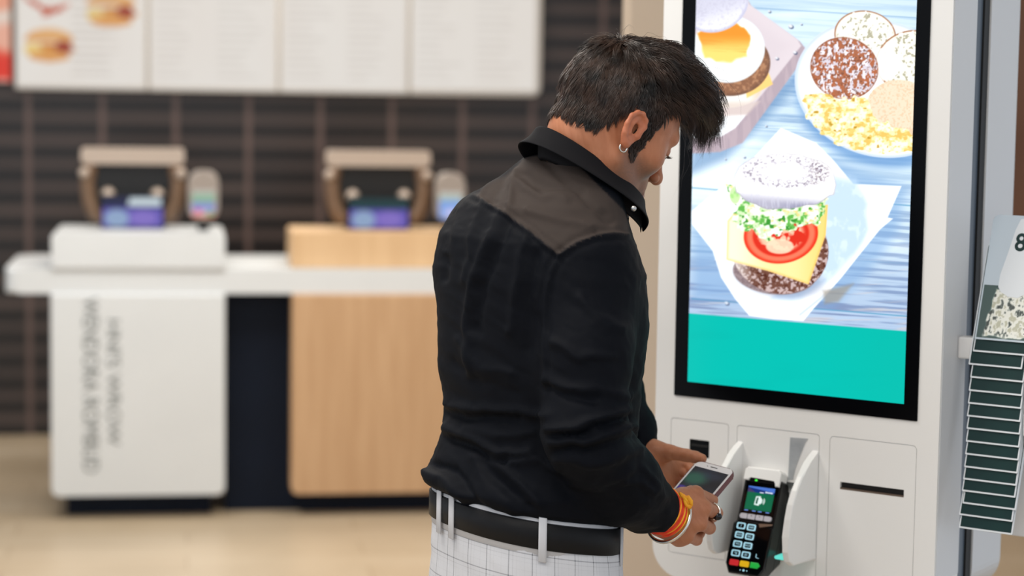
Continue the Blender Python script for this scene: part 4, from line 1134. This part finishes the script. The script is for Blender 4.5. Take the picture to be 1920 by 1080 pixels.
# is the vertex on the side of the photographed folds?
view = norm(SV-np.array([0, 0, 1.6])); facing = sm(.02, .25, -(SN*view).sum(1))
FOLDS = [  # amplitude (m), width (px), points
 (.0055, 9, [(826, 752), (838, 765), (891, 766), (973, 766), (1021, 779)]), (-.005, 8, [(828, 775), (892, 782), (973, 782)]),
 (.006, 10, [(838, 801), (891, 822), (939, 846), (992, 849)]), (-.005, 9, [(850, 822), (900, 845), (945, 868)]),
 (.005, 9, [(924, 858), (963, 897), (1011, 945)]), (-.005, 10, [(905, 868), (940, 905), (985, 950)]),
 (.007, 11, [(800, 890), (830, 897), (850, 915), (876, 965)]), (-.006, 9, [(812, 872), (850, 885), (880, 915), (905, 960)]),
 (.004, 9, [(880, 800), (930, 815), (1000, 812)]), (.004, 8, [(960, 870), (1010, 862), (1040, 880)]),
 (.004, 14, [(893, 860), (920, 920), (960, 962)]),
 (.0065, 9, [(1030, 803), (1069, 800), (1117, 790), (1176, 765)]), (-.006, 8, [(1034, 815), (1085, 814), (1130, 803), (1176, 784)]),
 (.006, 9, [(1035, 826), (1093, 830), (1146, 812), (1186, 795)]), (-.005, 8, [(1042, 842), (1095, 848), (1150, 832), (1190, 815)]),
 (.004, 9, [(1045, 862), (1110, 870), (1160, 858), (1200, 838)]), (.0035, 9, [(1070, 905), (1120, 905), (1180, 880)]),
 (.005, 10, [(1025, 708), (1069, 728), (1117, 729), (1176, 745)]), (-.004, 9, [(1025, 722), (1070, 745), (1120, 748)]),
 (.004, 9, [(1040, 640), (1090, 665), (1150, 670)]), (.004, 11, [(1085, 560), (1120, 600), (1165, 620)]),
 (.004, 8, [(1170, 900), (1200, 905), (1225, 925)]), (.003, 7, [(1205, 880), (1228, 900), (1245, 935)]),
 (.0045, 9, [(938, 405), (912, 453), (889, 516), (877, 609), (880, 700)]), (-.0045, 9, [(953, 412), (930, 470), (905, 540), (895, 620)]),
 (.0035, 9, [(905, 385), (890, 440), (872, 520)]), (.0035, 10, [(985, 440), (970, 520), (960, 620)]), (-.004, 12, [(1010, 480), (995, 560), (990, 650)]),
 (.003, 8, [(873, 364), (852, 420), (838, 470)]), (-.004, 8, [(862, 372), (842, 440), (832, 520)]),
 (.0035, 6, [(905, 362), (935, 330), (965, 290)]), (.0035, 6, [(950, 392), (960, 350), (972, 320)]), (-.003, 7, [(925, 375), (945, 340), (975, 295)]), (.003, 7, [(975, 340), (1020, 370), (1060, 375)]), (-.003, 8, [(975, 325), (1030, 352), (1090, 360)]), (.003, 8, [(990, 395), (1050, 415), (1110, 425)]), (-.003, 7, [(1020, 300), (1060, 345), (1110, 385), (1150, 420)]),
 (.003, 10, [(860, 640), (900, 690), (960, 700)]), (-.003, 10, [(850, 680), (900, 720), (970, 735)]),
]
def dpoly(X, Y, pts):
    d = np.full(len(X), 1e9)
    for (ax, ay), (bx, by) in zip(pts[:-1], pts[1:]):
        ex, ey = bx-ax, by-ay; t = np.clip(((X-ax)*ex+(Y-ay)*ey)/(ex*ex+ey*ey), 0, 1)
        d = np.minimum(d, np.hypot(X-ax-t*ex, Y-ay-t*ey))
    return d
disp = np.zeros(len(SV))
wx = sx+(fnoise(sx/40, sy/40, 3)-.5)*16; wy = sy+(fnoise(sx/40+31, sy/40+7, 3)-.5)*16
for a, w_, pts in FOLDS:
    disp += 1.4*a*np.exp(-(dpoly(wx, wy, pts)/w_)**2)*facing*(.7+.6*fnoise(sx/60+a*999, sy/60, 2))
# loose small creases everywhere
f1 = fnoise(SV[:, 0]*20+SV[:, 1]*14, SV[:, 2]*34+SV[:, 0]*16, 4)
disp += (np.abs(f1-.5)*-2+.3)*.0030*sm(1.44, 1.36, SV[:, 2])
f2 = fnoise(SV[:, 0]*55+SV[:, 1]*40+5, SV[:, 2]*60, 3); disp += (f2-.5)*.0022*sm(1.50, 1.40, SV[:, 2])
# seams: yoke and armhole
YOKE = [(866, 356), (900, 372), (950, 402), (1000, 440), (1047, 477)]
ARMH = [(1178, 440), (1150, 438), (1118, 442), (1082, 455), (1050, 477), (1032, 510), (1022, 560), (1018, 640), (1022, 720)]
for pts in (YOKE, ARMH):
    d_ = dpoly(sx, sy, pts); disp += (.0018*np.exp(-(d_/4)**2)-.0022*np.exp(-((d_-9)/5)**2))*facing
SV = SV+SN*disp[:, None]
_fo = (SV-PO)@F28; _dz = SV[:, 2]-(.976-.17*_fo); _w = sm(.012, -.004, _dz)*(np.abs((SV-PO)@R28) < .2)*(SV[:, 2] < 1.04)*(np.linalg.norm((SV-PO)[:, :2], axis=1) < .21)
_in = norm(np.stack([SV[:, 0]-PO[0], SV[:, 1]-PO[1], 0*SV[:, 0]], 1)); SV = SV-_in*(_w*.016)[:, None]
# yoke is a softer, greyer cloth
class _P(Paint): pass
Q = Paint(sx, sy)
ym, _ = Q.poly([(850, 345), (940, 270), (1000, 225), (1215, 440), (1180, 440), (1150, 438), (1118, 442), (1082, 455), (1047, 477), (1000, 440), (950, 402), (900, 372)], 1.8)
ym = ym*facing
cols = np.array([9, 12, 19.])*(1-ym[:, None])+np.array([60, 53, 50.])*ym[:, None]
shirt = pmesh('shirt', SV, SFc, m_shirt); color_attr(shirt, lin(cols))

# collar: folded band around the neck, open at the throat
def collar():
    n = 60; C = np.array([.1165, 3.165, 1.481]); r, f = axes(30)
    V = []; rows = 7
    for i in range(n+1):
        a = radians(14)+radians(332)*i/n                # 0 = throat
        ca, sa = cos(a), sin(a)
        tip = (max(0, 1-min(i, n-i)/5))**1.5
        for j in range(rows):
            t = j/(rows-1)
            fl = 1-.95*max(ca, 0)**.6; f_, s_ = .083+(.006*t+.012*t*t)*fl, .066+(.008*t+.018*t*t)
            fo = f*f_*ca; so = r*s_*sa
            p = C+fo+so; p[2] += -.62*(f_*ca)+.013*max(-ca, 0)**1.5; p = p-f*.007*max(-ca, 0)**1.5
            dn = np.array([0, 0, -1.])*.93+(f*min(ca, 0)*.25)-f*max(ca, 0)*.12
            p = p+dn*(t*.038)*(1+tip*.25)
            if j == 0: p = p
            V.append(p)
    V = np.array(V).reshape(n+1, rows, 3)
    inner = []
    for i in range(n+1):        # inner stand
        a = radians(14)+radians(332)*i/n; ca, sa = cos(a), sin(a)
        p = C+f*.079*ca+r*.062*sa; p[2] += -.62*.079*ca+.013*max(-ca, 0)**1.5; p = p-f*.007*max(-ca, 0)**1.5; inner.append([p+np.array([0, 0, -.004]), p+np.array([0, 0, -.050])])
    inner = np.array(inner)
    G = np.concatenate([inner[:, ::-1], V], 1)          # n+1 x (rows+2)
    k = G.shape[1]; idx = np.arange((n+1)*k).reshape(n+1, k)
    Fq = np.stack([idx[:-1, :-1].ravel(), idx[1:, :-1].ravel(), idx[1:, 1:].ravel(), idx[:-1, 1:].ravel()], 1)
    o = pmesh('collar', G.reshape(-1, 3), Fq, m_shirt)
    color_attr(o, lin(np.tile(np.array([[24, 24, 27.]]), (len(o.data.vertices), 1))))
    md = o.modifiers.new('s', 'SOLIDIFY'); md.thickness = .0028; md.offset = 0
    md = o.modifiers.new('u', 'SUBSURF'); md.levels = 1; md.render_levels = 1
    return o
col_o = collar()
m_stud = mat('snap_button', srgb(190, 190, 190), .25, .8)
bp_ = cf(1188, 391, 3.085)-PO
b = bmesh.new(); bmesh.ops.create_uvsphere(b, u_segments=12, v_segments=8, radius=.0042)
for v in b.verts: v.co = Vector((v.co.x, v.co.y*.5, v.co.z))+Vector(bp_)
from_bm('collar_button', b, m_stud, col_o, True)

# ---- trousers
def belt_z(f_off): return .976-.17*f_off
HIPS = [(.60, 0, .0, .175, .118), (.78, 0, .004, .176, .126), (.86, 0, .002, .174, .128), (.92, 0, 0, .169, .126), (.95, 0, 0, .166, .124), (1.01, 0, 0, .164, .122)]
TF = Field((-.22, 2.86, .05), (.27, 3.46, 1.02), .006)
hips = ringfield(HIPS, 28, .72, 1.1)
def hips2(X, Y, Z):
    fo = (X-PO[0])*F28[0]+(Y-PO[1])*F28[1]
    return np.maximum(hips(X, Y, Z), Z-(belt_z(fo)+.004))
TF.func(hips2, (-.22, 2.86, .70), (.27, 3.46, 1.02), .0)
for s in (-1, 1):
    hip, kn, an = leg_pts(s)
    TF.chain([(hip+np.array([0, 0, -.08]), .092), (kn, .072), (an+np.array([0, 0, .02]), .062)], .03)
TF.func(lambda X, Y, Z: np.maximum((Z-.085), -1.0)*-1+0*X+0*Y, (-.3, 2.8, .04), (.3, 3.5, .095), 0, sub=False) if False else None
TV, TFc = TF.mesh(); TN = vnormals(TV, TFc)
t1 = fnoise(TV[:, 0]*22+TV[:, 1]*17, TV[:, 2]*16+TV[:, 0]*20, 3); TV = TV+TN*((t1-.5)*.007*sm(.97, .90, TV[:, 2]))[:, None]
def trouser_material():
    m = mat('checked_cloth', srgb(222, 224, 230), .75, spec=.2); nt, b, N = nodes(m); L = nt.links.new
    uv = N('ShaderNodeUVMap'); uv.uv_map = 'cloth'; sp = N('ShaderNodeSeparateXYZ'); L(uv.outputs[0], sp.inputs[0])
    acc = None
    def line(out, per, off, w, amt):
        nonlocal acc
        a = N('ShaderNodeMath', operation='ADD'); a.inputs[1].default_value = 10*per+off; L(out, a.inputs[0])
        d = N('ShaderNodeMath', operation='DIVIDE'); d.inputs[1].default_value = per; L(a.outputs[0], d.inputs[0])
        f = N('ShaderNodeMath', operation='FRACT'); L(d.outputs[0], f.inputs[0])
        c = N('ShaderNodeMath', operation='LESS_THAN'); c.inputs[1].default_value = w/per; L(f.outputs[0], c.inputs[0])
        g_ = N('ShaderNodeMath', operation='MULTIPLY'); g_.inputs[1].default_value = amt; L(c.outputs[0], g_.inputs[0])
        if acc is None: acc = g_.outputs[0]
        else:
            s = N('ShaderNodeMath', operation='ADD'); L(acc, s.inputs[0]); L(g_.outputs[0], s.inputs[1]); acc = s.outputs[0]
    for out, o_ in ((sp.outputs[0], .004), (sp.outputs[1], .010)):
        line(out, .036, o_, .0016, .44); line(out, .036, o_+.006, .0010, .16); line(out, .012, o_, .0008, .07); line(out, .036, o_+.018, .0009, -.12)
    mx = N('ShaderNodeMix', data_type='RGBA'); mx.inputs[6].default_value = srgb(208, 210, 216); mx.inputs[7].default_value = srgb(86, 88, 98); mx.clamp_factor = True
    L(acc, mx.inputs[0]); L(mx.outputs[2], b.inputs['Base Color'])
    nz = N('ShaderNodeTexNoise'); nz.inputs['Scale'].default_value = 700; bp = N('ShaderNodeBump'); bp.inputs['Strength'].default_value = .2; bp.inputs['Distance'].default_value = .0005
    tc = N('ShaderNodeTexCoord'); L(tc.outputs['Object'], nz.inputs[0]); L(nz.outputs[0], bp.inputs['Height']); L(bp.outputs[0], b.inputs['Normal'])
    return m
m_tr = trouser_material()
tr = pmesh('trousers', TV, TFc, m_tr)
me = tr.data; uvl = me.uv_layers.new(name='cloth')
li = np.zeros(len(me.loops), np.int32); me.loops.foreach_get('vertex_index', li)
rel = TV-PO; su = rel@R28; fu = rel@F28
ang = np.arctan2(su/.17, fu/.128)
uvv = np.stack([ang*.152, TV[:, 2]+.17*fu], 1)
LU = uvv[li]; Lr = LU.reshape(-1, 4, 2); wrap = (Lr[:, :, 0].max(1)-Lr[:, :, 0].min(1)) > .4
x_ = Lr[:, :, 0]; x_[wrap] = np.where(x_[wrap] < 0, x_[wrap]+2*pi*.152, x_[wrap])
uvl.data.foreach_set('uv', Lr.reshape(-1).astype(np.float32))

def hip_ring(a, off, z):
    """point on the waist at angle a (0 = front, + = his right)"""
    T = np.array(HIPS); rx, ry = np.interp(z, T[:, 0], T[:, 3])+off, np.interp(z, T[:, 0], T[:, 4])+off
    c, s = cos(a), sin(a); k = (abs(s)**2.3+abs(c)**2.3)**(-1/2.3)
    return PO+R28*rx*s*k+F28*ry*c*k
def band(name, a0, a1, zt, zb, o0, o1, m, n=96, closed=True, bev=0):
    V = []
    for i in range(n+(0 if closed else 1)):
        a = a0+(a1-a0)*i/n; base = hip_ring(a, 0, .96); fo = float((base-PO)@F28)
        for (o, z) in ((o0, zt), (o1, zt-.0015), (o1, zb+.0015), (o0, zb)):
            p = hip_ring(a, o, .96); p[2] = belt_z(fo)+z; V.append(p)
    k = len(V)//4; F = []
    for i in range(k if closed else k-1):
        j = (i+1) % k
        for q in range(4):
            r_ = (q+1) % 4; F.append((i*4+q, j*4+q, j*4+r_, i*4+r_))
    V = np.array(V)
    bm = bmesh.new(); vs = [bm.verts.new(v-PO) for v in V]
    for f in F: bm.faces.new([vs[i] for i in f])
    if not closed: bm.faces.new(vs[0:4][::-1]); bm.faces.new(vs[-4:])
    return from_bm(name, bm, m, person, True)
waist = band('waistband', -pi, pi, .006, -.050, -.004, .0015, m_tr); 
uvw = waist.data.uv_layers.new(name='cloth')
for l in waist.data.loops: uvw.data[l.index].uv = (.0205, .005)
belt = band('belt', -pi, pi, .000, -.0400, .0016, .0052, m_belt)
for px_ in (823, 846, 1017, 1166):
    best = min(np.linspace(-pi, pi, 1441), key=lambda a: abs(cpix((hip_ring(a, .006, .96)+np.array([0, 0, .96]))[None])[0][0]-px_) + (0 if (hip_ring(a, .006, .96)-PO)@norm(np.array([0, -1., 0])) > -.02 else 1e4))
    w_ = .0062
    o = band('belt_loop', best-w_/.15, best+w_/.15, .0085, -.057, .0054, .0074, m_tr, 4, False)
    uvw = o.data.uv_layers.new(name='cloth')
    for l in o.data.loops: uvw.data[l.index].uv = (.0205, .005)
# shirt hem glimpse / leather label under the belt at the back
# shoes
m_shoe = noise_mat('dark_shoe', srgb(24, 24, 26), srgb(30, 30, 32), 20, .4)
for s in (-1, 1):
    hip, kn, an = leg_pts(s)
    G = Field(an+np.array([-.2, -.2, -.09]), an+np.array([.25, .25, .06]), .005)
    heel = an-F28*.035; toe = an+F28*.16
    G.chain([(np.array([heel[0], heel[1], .045]), .042), (np.array([an[0], an[1], .05]), .045), (np.array([*(an+F28*.09)[:2], .035]), .042), (np.array([*toe[:2], .026]), .034)], .02)
    G.cap(np.array([an[0], an[1], .07]), np.array([an[0], an[1], .10]), .045, .044, .02)
    G.D[:, :, :] = np.maximum(G.D, (.002-(G.lo[2]+G.h*np.arange(G.n[2])))[None, None, :])
    V, F = G.mesh(); pmesh('shoe', V, F, m_shoe)

# ---- bracelets and ring on the near hand
ax_ = norm((WR_R-EL_R)[None])[0]
def wrist_ring(c, ra, rb, roll, tilt=(0, 0, 0)):
    A = norm((ax_+np.array(tilt))[None])[0]; u = norm(np.cross(A, np.array([0, 0, 1.]))[None])[0]; v = np.cross(A, u)
    return [c+u*ra*cos(a+roll)+v*rb*sin(a+roll)-PO for a in np.linspace(0, 2*pi, 40, endpoint=False)]
m_red = noise_mat('red_thread', srgb(226, 40, 24), srgb(236, 80, 30), 200, .7, stretch=(1, 1, 1))
m_yel = noise_mat('yellow_thread', srgb(250, 190, 40), srgb(244, 150, 30), 200, .7)
thr = empty('thread_bracelet', (0, 0, 0), 0, person)
for k in range(9):
    c = WR_R-ax_*(.014-.0032*k+.006)
    t_ = tube('thread_strand', wrist_ring(c+np.array([0, 0, -.001]), .0315+.001*(k % 3), .0325+.001*((k+1) % 3), 0, (.05*((k % 3)-1), .04*((k % 2)), .05)), .0021, m_yel if k in (1, 5, 8) else m_red, thr, 6, True)
    if k in (1, 5, 8): t_['label'] = 'yellow strand'
bow = empty('thread_knot', (0, 0, 0), 0, thr)
for pts in ([(1274, 924), (1281, 930), (1286, 938), (1288, 946)], [(1278, 932), (1290, 932), (1295, 940), (1297, 949)], [(1282, 936), (1287, 947), (1296, 951)], [(1276, 928), (1284, 934), (1290, 944)]):
    tube('thread_end', [cf(x, y, 3.112+.0009*i)-PO for i, (x, y) in enumerate(pts)], [.002, .0034, .0038, .002][:len(pts)], m_yel, bow, 6)
bang = tube('bangle', wrist_ring(WR_R+ax_*.011+np.array([0, 0, -.003]), .0365, .0385, 0, (.12, .0, .0)), .0030, m_silver, person, 8, True)
fa, fb = cf(1319, 952, 3.168), cf(1343, 962, 3.222); fd = norm((fb-fa)[None])[0]; fm = fa*.32+fb*.68
u = norm(np.cross(fd, up)[None])[0]; v = np.cross(fd, u)
rg = tube('finger_ring', [fm+(u*cos(a)+v*sin(a))*.0118-PO for a in np.linspace(0, 2*pi, 24, endpoint=False)], .0022, m_silver, person, 8, True)
b = bmesh.new(); bmesh.ops.create_uvsphere(b, u_segments=14, v_segments=10, radius=.0075)
sp_ = cf(1345, 968, 3.200)-PO
for v_ in b.verts: v_.co = Vector((v_.co.x*1.0, v_.co.y*.8, v_.co.z*.85))+Vector(sp_)
from_bm('black_stone', b, mat('onyx', srgb(8, 10, 20), .08), rg, True)

# ------------------------------------------------------------------ phone held in both hands
TR = cf(1380, 881, 3.265)
pu = norm(np.array([[.82, -.574, -.117]]))[0]; pv = np.array([-.55, -.688, -.476]); pv = norm((pv-pu*(pv@pu))[None])[0]
pn = np.cross(pv, pu); pn = pn if pn[2] > 0 else -pn
PW, PL = .0695, .140
pc = TR-pu*PW/2+pv*PL/2
phone = empty('smartphone')
Mx = Matrix(((pu[0], -pv[0], pn[0], pc[0]), (pu[1], -pv[1], pn[1], pc[1]), (pu[2], -pv[2], pn[2], pc[2]), (0, 0, 0, 1)))
phone.matrix_world = CF @ Mx
tag(phone, 'white faced smartphone in a dark red case, held in the hands of the man', 'smartphone')
m_case = mat('maroon_case', srgb(92, 34, 44), .4); m_face = mat('white_glass', srgb(222, 220, 222), .15)
w2, l2 = PW/2, PL/2
prism('case', rr_pts(-w2, w2, -l2, l2, .011, 8), -.0092, -.0006, m_case, phone, bev=.0022, seg=3, axis='z')
prism('front_glass', rr_pts(-w2+.0016, w2-.0016, -l2+.0016, l2-.0016, .0095, 8), -.0020, 0, m_face, phone, bev=.0004, axis='z')
def ps(gx, gz):
    P = Paint((gx+.03)*1e4, (gz+.055)*1e4)             # 600 x 1100, y up
    P.C[:] = (30, 42, 62)
    P.put(sm(.3, .75, fnoise(P.X/260, P.Y/200, 3)), (16, 24, 38)); m, u, v = P.ell(150, 830, 210, 150, soft=90); P.put(m*.85, (44, 112, 92)); m, u, v = P.ell(420, 960, 160, 100, soft=70); P.put(m*.4, (52, 66, 92))
    m, u, v = P.ell(60, 560, 90, 60, soft=20); P.put(m, (70, 50, 150))
    return P.C
nx_ = 61
o = grid_panel('screen', -.030, .030, -.055, .055, 0, .001, ps, attr_mat('phone_picture', .08, emit=.55, spec=.6), phone)
for v_ in o.data.vertices: v_.co = (v_.co.x, v_.co.z, .0004)
prism('earpiece', rr_pts(-.006, .006, .0612, .0626, .0006), .0, .0004, m_dark, phone, axis='z')
prism('camera_lens', rr_pts(-.0125, -.0109, .0611, .0627, .0008), .0, .0004, m_dark, phone, axis='z')
